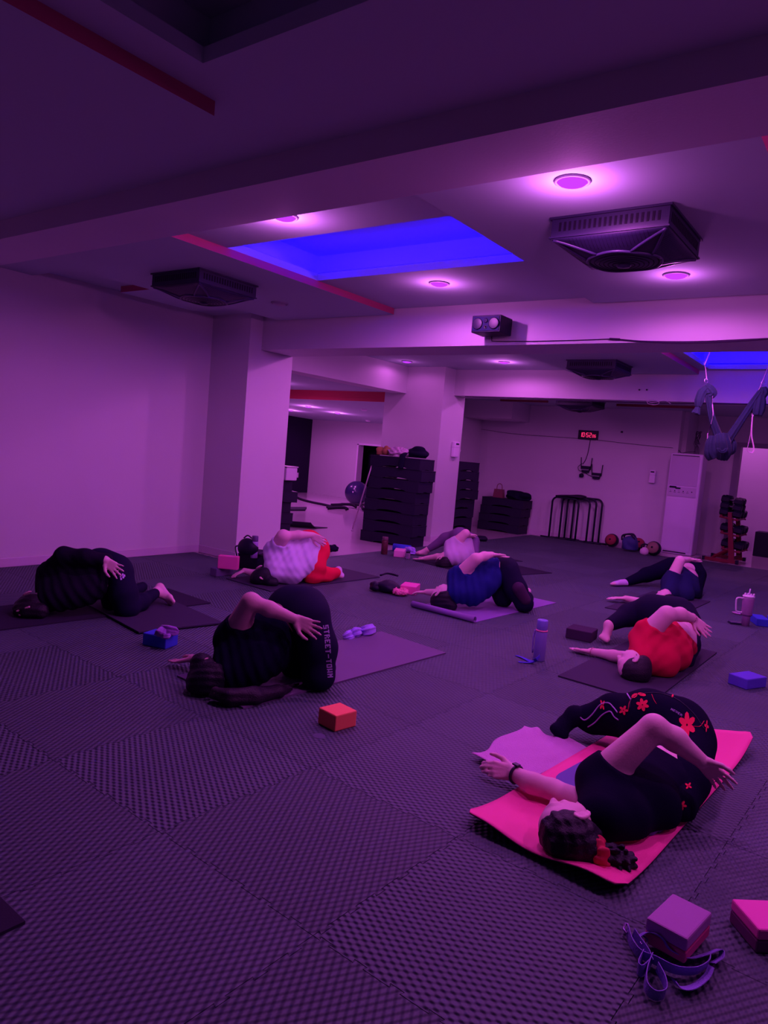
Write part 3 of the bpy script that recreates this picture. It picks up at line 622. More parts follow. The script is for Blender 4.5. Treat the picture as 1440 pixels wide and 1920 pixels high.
# ================================================================== dumbbell rack
RK = mat('rack_red', (.17, .006, .028), .4, .4); rx, ya, yb_ = -2.33, 13.35, 14.05
t = thing('dumbbell_rack', 'red three tier dumbbell rack beside the air conditioner', 'dumbbell rack', (rx, 13.7, -.014))
for yy in (ya, yb_):
    MB().box((rx - .40, yy - .03, -.002), (rx + .13, yy + .03, .055)).build('foot_rail', RK, t)
    for xx in (rx - .42, rx + .11): MB().box((xx, yy - .034, -.006), (xx + .045, yy + .034, .06)).build('end_cap', BLKM, t)
    MB().prism([(rx + .0, .05), (rx + .09, .05), (rx - .04, .86), (rx - .10, .86)], -.028, .028, basis((1, 0, 0), (0, 0, 1), (0, -1, 0), (0, yy, 0))).build('upright', RK, t)
    MB().tube([(rx - .26, yy, .05), (rx - .01, yy, .24)], .025, 4).build('gusset', RK, t)
MB().tube([(rx + .05, ya, .08), (rx + .05, yb_, .08)], .022, 8).build('crossbar', RK, t)
tiers = ((.20, rx + .015), (.47, rx - .03), (.74, rx - .075))
for z, xc in tiers:
    for dx, dz in ((-.13, 0.03), (.12, -0.01)):
        MB().box((xc + dx - .02, ya, z + dz), (xc + dx + .02, yb_, z + dz + .035)).build('shelf_rail', RK, t)
    for yy in (ya, yb_): MB().tube([(xc - .15, yy - .01, z + .03), (xc + .15, yy - .01, z - .005)], .016, 6).build('bracket', RK, t)
DBC = mat('dumbbell_rubber', (.010, .007, .03), .55, .25)
def hexp(r): return [(r * math.cos(a), r * math.sin(a)) for a in np.linspace(0, 2 * math.pi, 7)[:-1] + math.pi / 6]
def make_db():
    d = thing('dumbbell', 'dumbbell', 'dumbbell', (0, 0, 0)); Mx = basis((0, 1, 0), (0, 0, 1), (1, 0, 0), (0, 0, 0))
    for s in (-1, 1): MB().prism(hexp(.066), s * .105 - .055, s * .105 + .055, Mx).prism(hexp(.054), s * .105 - .066, s * .105 + .066, Mx).build('head', DBC, d)
    MB().tube([(-.1, 0, 0), (.1, 0, 0)], .016, 10).build('grip', mat('steel_grip', (.08, .06, .10), .35, .5, .3), d, True)
    return d
db0 = make_db(); first = True; TN = ['bottom', 'middle', 'top']
for ti, (z, xc) in enumerate(tiers):
    rows = [(j, 0) for j in range(5)] + ([(j + .5, 1) for j in range(4)] + [(j + 1, 2) for j in range(3)] if ti == 2 else [])
    for j, lay in rows:
        d = db0 if first else copy_tree(db0); first = False
        d.location = (xc - .02 * (j % 2), ya + .075 + .133 * j, z + .105 + lay * .108); d.rotation_euler = (0, .12, 0)
        d['group'] = 'dumbbells on the rack'
        d['label'] = 'black hexagonal dumbbell on the %s tier, %s%s' % (TN[ti], ['nearest the front', 'second from the front', 'third from the front', 'fourth from the front', 'at the far end'][int(j)], '' if lay == 0 else (', lying on the lower row' if lay == 1 else ', topmost of the pile'))
# ================================================================== aerial hammock hung from the ceiling
HW = 8.0; TEAL = mat('hammock_fabric', (.014, .026, .055), .75, .2, sheen=.1, bump=.3, bscale=30); STRAP = mat('webbing_strap', (.70, .42, .62), .7, .2); STEEL = mat('steel', (.5, .45, .55), .3, .5, .9)
H = lambda x, y, d=0: P(x, y, HW + d)
t = thing('aerial_hammock', 'dark teal aerial yoga hammock knotted up and hanging from two straps', 'hammock', H(1350, 858))
def toZ(p, z): d = nrm((0, 0, 1)); return np.array([p[0], p[1], z])
tl, tr = H(1326, 708), H(1436, 700)
MB().tube([toZ(tl, ZM - .001), H(1321, 684)], .006, 6).build('ceiling_strap', STRAP, t)
MB().tube([H(1321, 684), H(1323, 692), H(1325, 712)], [.006, .012, .014], 8, flat=(1, .35)).build('ceiling_strap', STRAP, t)
MB().tube([np.array([*(H(1447, 670)[:2]), ZM - .001]), H(1437, 697), H(1427, 722), H(1414, 752)], .011, 8, flat=(1, .4)).build('ceiling_strap', STRAP, t)
def ringlink(c, r, m=STEEL, ax=None):
    ax = RT if ax is None else ax
    return MB().tube([c + r * (math.cos(a) * ax + 1.5 * math.sin(a) * UP) for a in np.linspace(0, 2 * math.pi, 17)], r * .25, 6).build('carabiner', m, t, True)
ringlink(H(1324, 714), .018); ringlink(H(1321, 681), .012); ringlink(H(1431, 718), .02); ringlink(H(1337, 742), .014)
def gather(name, pts, rad, n=14, folds=7, amp=.16, seed=0, m=TEAL):     # a gathered bundle of cloth along a path
    p = spline(pts, 6); r = np.interp(np.linspace(0, 1, len(p)), np.linspace(0, 1, len(rad)), rad); rs = np.random.RandomState(seed); ph = rs.uniform(0, 6.28, 3)
    T = np.gradient(p, axis=0); T /= np.linalg.norm(T, axis=1)[:, None]; u = nrm(np.cross(T[0], FW)); V = []; nn = 40
    for i in range(len(p)):
        u = nrm(u - T[i] * (u @ T[i])); w = np.cross(T[i], u)
        for k in range(nn):
            a = 2 * math.pi * k / nn; s = 1 + amp * math.sin(folds * a + ph[0] + i * .05) + amp * .5 * math.sin((folds * 2 + 1) * a + ph[1] + .1 * i)
            V.append(p[i] + r[i] * s * (math.cos(a) * u + .75 * math.sin(a) * w))
    Fc = [(i * nn + k, i * nn + (k + 1) % nn, (i + 1) * nn + (k + 1) % nn, (i + 1) * nn + k) for i in range(len(p) - 1) for k in range(nn)] + [list(range(nn))[::-1], [(len(p) - 1) * nn + k for k in range(nn)]]
    return mk(name, V, Fc, m, t, None, True)
gather('left_knot', [H(1322, 722), H(1329, 730), H(1333, 738), H(1328, 744)], [.03, .055, .06, .03], seed=1)
gather('left_tail', [H(1328, 726), H(1317, 736), H(1311, 752), H(1309, 763)], [.035, .045, .045, .03], seed=2)
gather('tail_tassel', [H(1309, 760), H(1307, 768), H(1304, 776)], [.02, .03, .045], seed=3)
gather('left_arm', [H(1328, 738), H(1330, 760), H(1335, 785), H(1344, 812), H(1350, 830)], [.03, .032, .034, .04, .05], seed=4)
gather('right_arm', [H(1428, 732), H(1412, 755), H(1392, 785), H(1372, 815), H(1360, 832)], [.03, .034, .036, .04, .05], seed=5)
gather('right_knot', [H(1430, 726), H(1431, 735), H(1428, 745)], [.035, .05, .035], seed=6)
gather('right_tail', [H(1427, 738), H(1424, 752), H(1421, 768), H(1419, 779)], [.035, .06, .065, .05], seed=7)
gather('bundle_left', [H(1340, 818), H(1338, 832), H(1338, 848), H(1342, 858)], [.055, .085, .09, .075], seed=8, folds=9)
gather('bundle_front', [H(1353, 814, -.05), H(1355, 830, -.07), H(1357, 848, -.06), H(1354, 862, -.03)], [.06, .08, .08, .05], seed=9, folds=9)
gather('bundle_right', [H(1364, 824, .02), H(1371, 832, .02), H(1370, 844, .02), H(1364, 850, .02)], [.03, .05, .05, .03], seed=10)
for r in (.03, .05): MB().tube([H(1354, 842, -.15) + r * (math.cos(a) * RT + .8 * math.sin(a) * UP) for a in np.linspace(math.pi * .9, math.pi * 2.1, 14)], .012, 6).build('draped_fold', TEAL, t, True)
MB().tube(spline([H(1336, 742, -.05), H(1336, 760, -.06), H(1337, 778, -.06), H(1333, 795, -.05)], 5), [.004] * 5 + [.014] * 6 + [.004] * 5, 6, flat=(1, .4)).build('hanging_strap', STRAP, t)
MB().tube(spline([H(1333, 795, -.05), H(1330, 806), H(1327, 815)], 4), .006, 6).build('hanging_strap', CAB, t)
MB().tube([H(1327, 812), H(1326, 835)], .012, 6, flat=(1, .4)).build('hanging_strap', STRAP, t)
MB().tube(spline([H(1412, 775), H(1409, 795), H(1407, 815), H(1402, 838), H(1402, 846), H(1411, 848), H(1413, 838), H(1409, 815), H(1410, 790), H(1411, 776)], 5), .009, 6, flat=(1, .4)).build('stirrup_strap', STRAP, t)
ringlink(H(1411, 778), .012)
# ================================================================== side room: ball, rope, loose mats
c_ = G(667, 946, -.014); r_ = .30
t = thing('exercise_ball', 'large purple exercise ball in the side room doorway', 'exercise ball', (c_[0], c_[1], -.014))
MB().lathe([(0, -r_)] + [(r_ * math.sin(a) * (1 + .004 * math.cos(a * 30)), -r_ * math.cos(a)) for a in np.linspace(.08, math.pi - .08, 40)] + [(0, r_)], (c_[0], c_[1], -.014 + r_), 40).build('ball', mat('ball_vinyl', (.028, .018, .085), .22, .5), t, True)
MB().lathe([(.02, 0), (.02, .006), (0, .007)], c_ + np.array([.1, -r_ * .93, r_ + .03]), 10, RX).build('plug', WHITE, t)
ROPE = mat('battle_rope', (.018, .010, .03), .8, .2, bump=.6, bscale=120)
gz = lambda x, y: G(x, y, 0.006)
tag(MB().tube(spline([gz(x, y) for x, y in ((548, 924), (556, 932), (566, 937), (585, 942), (605, 946), (622, 950))], 6), .034, 8).build('battle_rope', ROPE, None, True), 'thick black rope lying across the pale floor of the side room', 'rope')
t = thing('rope_coil', 'flat coil of thick black rope on the pale floor by the exercise ball', 'rope', gz(638, 953))
for k, (a0, b0, a1, b1) in enumerate(((612, 951, 652, 955), (614, 954, 650, 957), (620, 948.5, 668, 953), (640, 948, 681, 958))):
    MB().tube(spline([gz(a0, b0) + (0, 0, .012 * k), (gz(a0, b0) + gz(a1, b1)) / 2 + np.array([.1, .12, .03 + .02 * k]), gz(a1, b1) + (0, 0, .012 * k)], 6), .032, 8).build('rope_turn', ROPE, t, True)
def gmat(name, cs, label, m, t_=.01, lift=None, z=0.0, n=(10, 10), cat='mat', bot=True):
    c = [G(x, y, z) for x, y in cs] if not isinstance(cs[0], np.ndarray) else cs
    if len(c) == 3: c = c + [c[0] + c[2] - c[1]]
    Gd = np.zeros((n[0] + 1, n[1] + 1, 3))
    for i in range(n[0] + 1):
        for j in range(n[1] + 1):
            u, v = i / n[0], j / n[1]; p = c[0] * (1 - u) * (1 - v) + c[1] * u * (1 - v) + c[2] * u * v + c[3] * (1 - u) * v
            p = p.copy(); p[2] = z + t_ + (lift(u, v) if lift else 0); Gd[i, j] = p
    return tag(MB().sheet(Gd, t_).build(name, m, None), label, cat)
DMAT = mat('mat_dark_foam', (.042, .038, .066), .8, .2, bump=.15, bscale=250)
BMAT = mat('mat_black_foam', (.024, .020, .042), .85, .2, bump=.15, bscale=250)
gmat('exercise_mat', [(530, 988), (582, 992), (614, 990)], 'black mat with a curled edge on the pale side room floor', BMAT, .012, lambda u, v: .10 * max(0, 1 - v * 2.2) ** 2, -.014)
gmat('exercise_mat', [(530, 958), (572, 958), (575, 953)], 'small dark mat on the pale floor between the steps and the rope', BMAT, .03, None, -.014)
tag(blob('mesh_bag', G(620, 1036) + (0, 0, .05), (.10, .13, .055), DRK, seed=31, amp=.3, freq=5), 'black mesh bag on the floor right of the red trousers', 'bag')
# ================================================================== yoga mats
LAVM = mat('mat_lavender', (.26, .15, .42), .7, .25, bump=.12, bscale=220, var=.06, vscale=3)
GRYM = mat('mat_grey_violet', (.130, .095, .175), .6, .3, bump=.12, bscale=220, var=.10, vscale=3)
PNKM = mat('mat_pink', (.94, .075, .33), .6, .3, bump=.25, bscale=260)
PNKU = mat('mat_underside', (.030, .016, .05), .8, .2)
M1 = [G(395, 1132), G(0, 1183)]; d_ = nrm(M1[1] - M1[0]); nn_ = np.array([-d_[1], d_[0], 0]); nn_ = nn_ if nn_[0] < 0 else -nn_
gmat('yoga_mat', [M1[0], M1[0] + d_ * 1.83, M1[0] + d_ * 1.83 + nn_ * .64, M1[0] + nn_ * .64], 'long black mat under the head of the person in black by the left wall', BMAT, .010)
b_ = G(260, 1190); a_ = nrm(G(159, 1135) - b_); c2 = nrm(G(425, 1171) - b_)
gmat('yoga_mat', [b_ + a_ * 1.0, b_, b_ + c2 * .66, b_ + c2 * .66 + a_ * 1.0], 'dark mat lying crosswise under the knees of the person by the left wall', DMAT, .010, None, .0105)
gmat('yoga_mat', [(332, 1269), (456, 1330), (836, 1226), (715, 1186)], 'grey violet mat under the person whose black trousers carry lettering', GRYM, .010)
gmat('yoga_mat', [(424, 1086), (507, 1110), (712, 1083)], 'dark mat under the person in red trousers', DMAT, .010)
c4 = [G(773, 1138), G(890, 1168), G(1043, 1131)]
t = thing('yoga_mat', 'lavender mat with one rolled end under the person in the blue top', 'mat', (c4[0] + c4[1]) / 2)
c4.append(c4[0] + c4[2] - c4[1]); Gd = np.array([[[*((c4[0] * (1 - u) + c4[1] * u) * (1 - v) + (c4[3] * (1 - u) + c4[2] * u) * v)[:2], .006] for v in np.linspace(0, 1, 12)] for u in np.linspace(0, 1, 6)])
MB().sheet(Gd, .005).build('sheet', LAVM, t)
e0, e1 = c4[0], c4[1]; dv = nrm(c4[3] - c4[0]); roll = []
for k in range(29):
    a = k / 28 * 3.6 * math.pi; rr_ = .030 - .0022 * a / math.pi * 1.0
    roll.append((-rr_ * math.sin(a) * 1.0, .031 - rr_ * math.cos(a)))
Gd = np.array([[e + dv * u + np.array([0, 0, z]) for (u, z) in roll] for e in (e0, (e0 + e1) / 2, e1)])
MB().sheet(Gd, .004).build('rolled_end', LAVM, t, True)
gmat('yoga_mat', [(778, 1052), (905, 1083), (1035, 1075)], 'black mat under the person in the pale pink top', BMAT, .008)
gmat('yoga_mat', [(900, 1040), (955, 1052), (980, 1053)], 'black mat corner behind the person in the blue top', BMAT, .007)
l6 = G(1134, 1140); gmat('yoga_mat', [l6, l6 + np.array([.64, 0.02, 0]), l6 + np.array([.68, 1.6, 0]), l6 + np.array([.04, 1.58, 0])], 'dark mat under the person with the white sock', DMAT, .009)
gmat('yoga_mat', [(1046, 1269), (1221, 1320), (1344, 1225)], 'dark mat under the person in the red shirt', DMAT, .010)
gmat('yoga_mat', [G(47, 1733), G(47, 1733) + np.array([-.7, 0.02, 0]), G(47, 1733) + np.array([-.72, -.9, 0]), G(47, 1733) + np.array([-.02, -.9, 0])], 'corner of a black mat at the lower left of the photo', BMAT, .010)
# pink mat: front edge lifted and wavy, far end curling
W8, S8, E8, N8 = G(864, 1544), G(1160, 1692), G(1414, 1402), G(1172, 1363)
n1, n2 = 26, 60; Gd = np.zeros((n1 + 1, n2 + 1, 3))
for i in range(n1 + 1):
    for j in range(n2 + 1):
        u, v = i / n1, j / n2
        # rounded corners
        cr = .07; L8, Wd = 1.85, .62; x, y = u * Wd, v * L8
        ex = min(x, Wd - x); ey = min(y, L8 - y)
        if ex < cr:
            ins = cr - math.sqrt(max(0, cr * cr - (cr - ex) ** 2)); y = min(max(y, ins), L8 - ins)
        vv = y / L8
        p = W8 * (1 - u) * (1 - vv) + S8 * u * (1 - vv) + E8 * u * vv + N8 * (1 - u) * vv
        lift = (.030 + .016 * math.sin(u * 8.5 + .7)) * max(0, 1 - vv * 5) ** 2 + .055 * max(0, (vv - .80) / .2) ** 2 * (.3 + u) + .02 * max(0, (u - .9) / .1) * max(0, (vv - .7) / .3)
        p = p.copy(); p += nrm(CAM - p) * lift * 1.0 * 0; p[2] = .013 + lift; Gd[i, j] = p
t = thing('yoga_mat', 'bright pink mat with a lifted wavy edge under the nearest person', 'mat', (W8 + S8) / 2)
MB().sheet(Gd, .004).build('top_layer', PNKM, t, True)
MB().sheet(Gd - np.array([0, 0, .0042]), .003).build('underside', PNKU, t, True)
lg = np.array([G(1105, 1648, .02), G(1118, 1655, .02), G(1129, 1650, .02), G(1116, 1643, .02)])
MB().sheet(np.array([[W8 * (1 - u) * (1 - v) + S8 * u * (1 - v) + E8 * u * v + N8 * (1 - u) * v + np.array([0, 0, .0140 + (.030 + .016 * math.sin(u * 8.5 + .7)) * max(0, 1 - v * 5) ** 2]) for v in (.045, .08)] for u in (.80, .86)]), .0005).build('logo_mark', mat('mat_logo', (.75, .02, .12), .6), t)
# blue knee pad and pale towel
PADM = mat('knee_pad_blue', (.11, .09, .36), .6, .3)
pd = [G(1036, 1462, .014), G(1222, 1572, .014), G(1298, 1522, .014), G(1098, 1428, .014)]
Gd = np.zeros((81, 13, 3))
for i in range(81):
    for j in range(13):
        u, v = i / 80, j / 12; x, y = u * .8, v * .26; ex, ey = min(x, .8 - x), min(y, .26 - y); cr = .045
        if ex < cr: ins = cr - math.sqrt(max(0, cr * cr - (cr - ex) ** 2)); y = min(max(y, ins), .26 - ins)
        vv = y / .26; p = pd[0] * (1 - u) * (1 - vv) + pd[1] * u * (1 - vv) + pd[2] * u * vv + pd[3] * (1 - u) * vv; p[2] = .0280; Gd[i, j] = p
tag(MB().sheet(Gd, .0125).build('knee_pad', PADM, None), 'blue grey knee pad on the pink mat under the nearest person', 'knee pad')
TOW = mat('towel_pink', (.74, .34, .72), .95, .1, bump=.9, bscale=170, sheen=.4)
tw = [G(880, 1428), G(998, 1468), G(1106, 1406), G(978, 1368)]; Gd = np.zeros((41, 41, 3)); rs = np.random.RandomState(2); K = rs.normal(size=(10, 2)) * 7; ph = rs.uniform(0, 6, 10)
for i in range(41):
    for j in range(41):
        u, v = i / 40, j / 40; p = tw[0] * (1 - u) * (1 - v) + tw[1] * u * (1 - v) + tw[2] * u * v + tw[3] * (1 - u) * v
        p = p + np.array([.018 * math.sin(v * 9 + u * 3), .014 * math.sin(u * 8 + 1), 0]); h_ = .010 + .006 * (1 + np.sin(K @ np.array([u, v]) + ph).sum() / 4) + .022 * math.exp(-((u - .25) ** 2 + (v - .98) ** 2) / .01) + .02 * math.exp(-((u - .65) ** 2 + (v - 1.) ** 2) / .012) + .012 * math.exp(-((v) ** 2) / .004) * (u < .3)
        h_ = h_ * min(1, max(0, (1 - u) * 5)) + .003; p[2] = max(.003, h_); Gd[i, j] = p
tag(MB().sheet(Gd, .003).build('towel', TOW, None, True), 'pale pink towel on the floor under the outstretched hand beside the pink mat', 'towel')
# ================================================================== yoga blocks
def bl(name, c, rz, m, label, dims=(.225, .15, .075), group=None, z=0.0, m2=None, cut=.5):
    L_, D_, H_ = dims; M = np.array(rotz(rz, (c[0], c[1], z)))
    if m2 is None:
        return tag(MB().box((-L_ / 2, -D_ / 2, 0), (L_ / 2, D_ / 2, H_), .007, M, 2).build(name, m), label, 'yoga block', group)
    t = thing(name, label, 'yoga block', (c[0], c[1], z), group)
    MB().box((-L_ / 2, -D_ / 2, H_ * cut), (L_ / 2, D_ / 2, H_), .006, M, 2).build('upper_layer', m, t)
    MB().box((-L_ / 2, -D_ / 2, 0), (L_ / 2, D_ / 2, H_ * cut), .006, M, 2).build('lower_layer', m2, t); return t
def blk3(name, a, b, c, m, label, H_=.075, m2=None, cut=.5, z=0.0):   # three neighbouring bottom corners as floor pixels
    A, B, Cc = G(*a, z), G(*b, z), G(*c, z); L_ = np.linalg.norm(B - A); D_ = np.linalg.norm(Cc - B); ctr = (A + Cc) / 2; rz = math.atan2(*(B - A)[[1, 0]])
    return bl(name, ctr, rz, m, label, (L_, D_, H_), None, z, m2, cut)
YB = mat('block_blue', (.045, .075, .62), .75, .2, bump=.15, bscale=300); YO = mat('block_orange', (.98, .22, .13), .75, .2, bump=.15, bscale=300); YP = mat('block_pink', (.92, .13, .48), .75, .2, bump=.15, bscale=300)
YV = mat('block_lilac', (.40, .19, .43), .75, .2, bump=.15, bscale=300); YC = mat('block_rose', (.52, .06, .20), .75, .2, bump=.15, bscale=300); YK = mat('block_black', (.045, .024, .06), .8, .2, bump=.15, bscale=300); YG = mat('block_grey', (.13, .10, .22), .75, .2); YB2 = mat('block_violet_blue', (.115, .085, .62), .75, .2, bump=.15, bscale=300)
blk3('yoga_block', (592, 1354), (624, 1371), (671, 1364), YO, 'orange red block beside the grey violet mat', .085)
blk3('yoga_block', (262, 1208), (305, 1217), (338, 1211), YB, 'bright blue block with a purple cloth on it, near the left mats', .085)
blk3('yoga_block', (1366, 1282), (1402, 1295), (1434, 1288), YB2, 'blue block alone on the floor at the right, near the pink mat', .075)
blk3('yoga_block', (1060, 1196), (1108, 1206), (1119, 1197), YK, 'black block beside the bare foot of the person in the red shirt', .085)
blk3('yoga_block', (1408, 1172), (1432, 1175), (1438, 1168), YB, 'blue block touching the pale tumbler', .075)
blk3('yoga_block', (1435, 1176), (1462, 1180), (1472, 1172), YB, 'blue block cut off by the right edge of the photo', .075)
blk3('yoga_block', (752, 1113), (782, 1117), (784, 1109), YP, 'pink block touched by the hand of the person in the blue top', .085)
blk3('yoga_block', (737, 1044), (757, 1046), (761, 1041), mat('block_pale_pink', (.80, .30, .60), .75, .2), 'pale pink block near the foot of the person in the pale pink top', .09)
blk3('yoga_block', (390, 1078), (402, 1081), (440, 1079), YG, 'grey block under the upright pink block near the column', .085)
A = G(402, 1081); bl('yoga_block', A + np.array([.085, .10, 0]), .60, mat('block_hot_pink', (.80, .12, .42), .75, .2), 'pink block standing on the grey block near the column', (.205, .075, .135), None, .0855)
# two-layer blocks in front
V0, V1, V2 = G(1197, 1750, .03), G(1273, 1792, .03), G(1342, 1752, .03)
L_, D_ = np.linalg.norm(V1 - V0), np.linalg.norm(V2 - V1); bl('yoga_block', (V0 + V2) / 2, math.atan2(*(V1 - V0)[[1, 0]]), YV, 'lilac and rose two layer block resting on the tangled strap', (L_, D_, .078), None, .0135, YC, .48)
V0, V1 = G(1366, 1727), G(1390, 1756); d_ = nrm(V1 - V0); e_ = np.array([-d_[1], d_[0], 0]); e_ = e_ if e_ @ RT > 0 else -e_
bl('yoga_block', V0 + d_ * .075 + e_ * .11, math.atan2(d_[1], d_[0]), YP, 'pink and plum two layer block at the right edge in front of the pink mat', (.15, .22, .078), None, 0, mat('block_plum', (.17, .04, .15), .75, .2), .55)
# ================================================================== straps and cloths
STV = mat('strap_violet', (.25, .18, .58), .7, .25, bump=.4, bscale=160)
def ribbon(name, pts, w, m, parent, ups, t_=.0025, n=14):
    p = spline(pts, n); u = np.array([nrm(v) for v in spline(ups, n)]); T = np.gradient(p, axis=0)
    S_ = np.array([nrm(np.cross(T[i], u[i])) for i in range(len(p))]); N_ = np.array([nrm(np.cross(S_[i], T[i])) for i in range(len(p))])
    rows = [p - S_ * w / 2, p + S_ * w / 2]; V = np.vstack([rows[0] + N_ * t_ / 2, rows[1] + N_ * t_ / 2, rows[0] - N_ * t_ / 2, rows[1] - N_ * t_ / 2]); k = len(p); Fc = []
    for i in range(k - 1):
        Fc += [(i, i + 1, k + i + 1, k + i), (2 * k + i, 3 * k + i, 3 * k + i + 1, 2 * k + i + 1), (i, 2 * k + i, 2 * k + i + 1, i + 1), (k + i, k + i + 1, 3 * k + i + 1, 3 * k + i)]
    return mk(name, V, Fc, m, parent, None, False)
g2 = lambda x, y, z: G(x, y, z)
t = thing('yoga_strap', 'violet cloth strap lying in loops under the lilac block', 'strap', G(1262, 1800))
X_, Y_, Z_ = np.array([1, 0, 0.]), np.array([0, 1., 0]), np.array([0, 0, 1.])
hv = nrm(RT * (1, 1, 0)); fv = nrm(FW * (1, 1, 0))
def band(name, pts, S_, w, m, parent, t_=.0022, n=12):            # webbing of constant width direction
    p = spline(pts, n); S_ = nrm(S_); T = np.gradient(p, axis=0); k = len(p)
    N_ = np.array([nrm(np.cross(T[i], S_)) for i in range(k)]); V = np.vstack([p - S_ * w / 2 + N_ * t_ / 2, p + S_ * w / 2 + N_ * t_ / 2, p - S_ * w / 2 - N_ * t_ / 2, p + S_ * w / 2 - N_ * t_ / 2]); V[:, 2] = np.maximum(V[:, 2], .0015); Fc = []
    for i in range(k - 1): Fc += [(i, i + 1, k + i + 1, k + i), (2 * k + i, 3 * k + i, 3 * k + i + 1, 2 * k + i + 1), (i, 2 * k + i, 2 * k + i + 1, i + 1), (k + i, k + i + 1, 3 * k + i + 1, 3 * k + i)]
    return mk(name, V, Fc, m, parent, None, False)
for pts, S_ in (([(1176, 1742, .02), (1184, 1768, .02), (1200, 1788, .022), (1228, 1800, .026), (1266, 1818, .026), (1303, 1820, .024), (1326, 1808, .022), (1330, 1796, .022)], Z_ * .85 - fv * .3),
               ([(1198, 1756, .035), (1214, 1748, .055), (1236, 1756, .052), (1256, 1782, .030), (1290, 1796, .018), (1326, 1788, .018), (1350, 1780, .02), (1352, 1794, .016), (1336, 1806, .012)], Z_ * .55 - fv * .8),
               ([(1222, 1794, .03), (1212, 1822, .028), (1212, 1850, .022), (1228, 1866, .02), (1247, 1862, .02), (1246, 1840, .026), (1232, 1812, .032)], Z_ * .9 - fv * .2),
               ([(1262, 1836, .014), (1276, 1852, .013), (1300, 1850, .014), (1324, 1832, .016), (1334, 1812, .02)], Z_ * .4 - fv * .9),
               ([(1188, 1748, .03), (1200, 1766, .032), (1214, 1786, .03), (1222, 1806, .026)], Z_ * .7 - fv * .3),
               ([(1206, 1790, .02), (1196, 1812, .02), (1204, 1820, .02), (1220, 1806, .024)], Z_ * .9)):
    band('strap_loop', [g2(*q_) for q_ in pts], S_, .036, STV, t)
MB().tube([g2(1172, 1732, .02), g2(1169, 1742, .02), g2(1174, 1750, .02), g2(1180, 1745, .02), g2(1178, 1734, .02), g2(1172, 1732, .02)], .004, 8).build('buckle', mat('buckle', (.3, .2, .45), .3, .5, .7), t, True)
MB().tube([g2(1198, 1754, .03), g2(1202, 1768, .035), g2(1212, 1778, .03), g2(1214, 1762, .04), g2(1204, 1752, .04)], .003, 8).build('buckle', MATS['buckle'], t, True)
# lavender strap on the grey mat edge
LAVC = mat('cloth_lavender', (.36, .24, .80), .85, .15, bump=.5, bscale=50, sheen=.3)
t = thing('yoga_strap', 'bundled lavender strap on the far edge of the grey violet mat', 'strap', G(672, 1192))
gather('twist', [G(643, 1195, .018), G(652, 1192, .03), G(660, 1188, .026)], [.014, .030, .026], seed=41, folds=6, amp=.20, m=LAVC)
gather('twist', [G(659, 1189, .026), G(668, 1186, .040), G(677, 1184, .024)], [.026, .038, .026], seed=42, folds=6, amp=.20, m=LAVC)
gather('twist', [G(676, 1184, .024), G(687, 1183, .042), G(698, 1180, .034), G(704, 1179, .03)], [.026, .040, .036, .006], seed=43, folds=6, amp=.20, m=LAVC)
gather('tail', [G(645, 1196, .014), G(656, 1197, .014), G(666, 1192, .016)], [.012, .016, .010], seed=44, folds=4, m=LAVC)
# purple cloth on the blue block
t = thing('headband', 'purple scrunched cloth lying on the bright blue block', 'cloth', G(318, 1190, .087))
PURC = mat('cloth_purple', (.30, .12, .50), .85, .15, bump=.4, bscale=50, sheen=.3)
gather('fold', [G(300, 1190, .10), G(305, 1182, .12), G(306, 1176, .13)], [.040, .030, .012], seed=51, folds=4, amp=.12, m=PURC)
gather('fold', [G(304, 1176, .125), G(315, 1181, .125), G(326, 1184, .115), G(334, 1186, .105)], [.016, .032, .034, .014], seed=52, folds=4, amp=.15, m=PURC)
gather('fold', [G(306, 1193, .098), G(314, 1193, .098), G(319, 1191, .098)], [.016, .018, .008], seed=53, folds=4, m=PURC)
# things by the far mats
t = thing('hair_scrunchie', 'pink ruffled scrunchie leaning on the pink block near the blue top', 'scrunchie', G(750, 1118))
for k in range(9):
    a = k / 9 * 2 * math.pi; c_ = G(750, 1116) + np.array([.05 * math.cos(a), .05 * math.sin(a), .032]); blob('ruffle', c_, (.03, .03, .032), mat('scrunchie_pink', (.85, .22, .42), .8, .2), t, seed=60 + k, amp=.4, freq=6, seg=12)
t = thing('sling_bag', 'black folded sling bag beside the pink block on the floor', 'bag', G(722, 1112))
blob('bag_body', G(726, 1110) + (0, 0, .05), (.14, .10, .07), BLK, t, seed=71, amp=.12)
blob('side_pocket', G(703, 1108) + (0, 0, .045), (.06, .06, .06), BLK, t, seed=72, amp=.15)
MB().tube(spline([G(712, 1094) + (0, 0, .09), G(725, 1092) + (0, 0, .10), G(745, 1095) + (0, 0, .09)], 5), .012, 6).build('strap', BLKM, t, True)
# ================================================================== bottles
def bottle(px, py, h, r, label, m, mc, band=None, z=0.0, capf=.22):
    c = G(px, py, z); t = thing('water_bottle', label, 'bottle', c)
    hb_ = h * (1 - capf); MB().lathe([(r * .92, 0), (r, r * .15), (r, hb_ * .93), (r * .86, hb_)], c, 24).build('bottle_body', m, t, True)
    cp = MB().lathe([(r * .9, hb_), (r * .93, hb_ + .004), (r * .93, h - .006), (r * .85, h), (0, h)], c, 24).build('cap', mc, t, True)
    if band: MB().lathe([(r * 1.01, hb_ * .955), (r * 1.02, hb_ * .975), (r * .98, hb_ * 1.0)], c, 24).build('band', band, t, True)
    return t, c
t, c_ = bottle(1010, 1238, .30, .042, 'tall pale blue bottle standing alone on the floor mats', mat('bottle_periwinkle', (.22, .19, .52), .4, .35), mat('bottle_cap_blue', (.20, .20, .62), .4, .35), mat('bottle_band', (.85, .22, .38), .5), capf=.24)
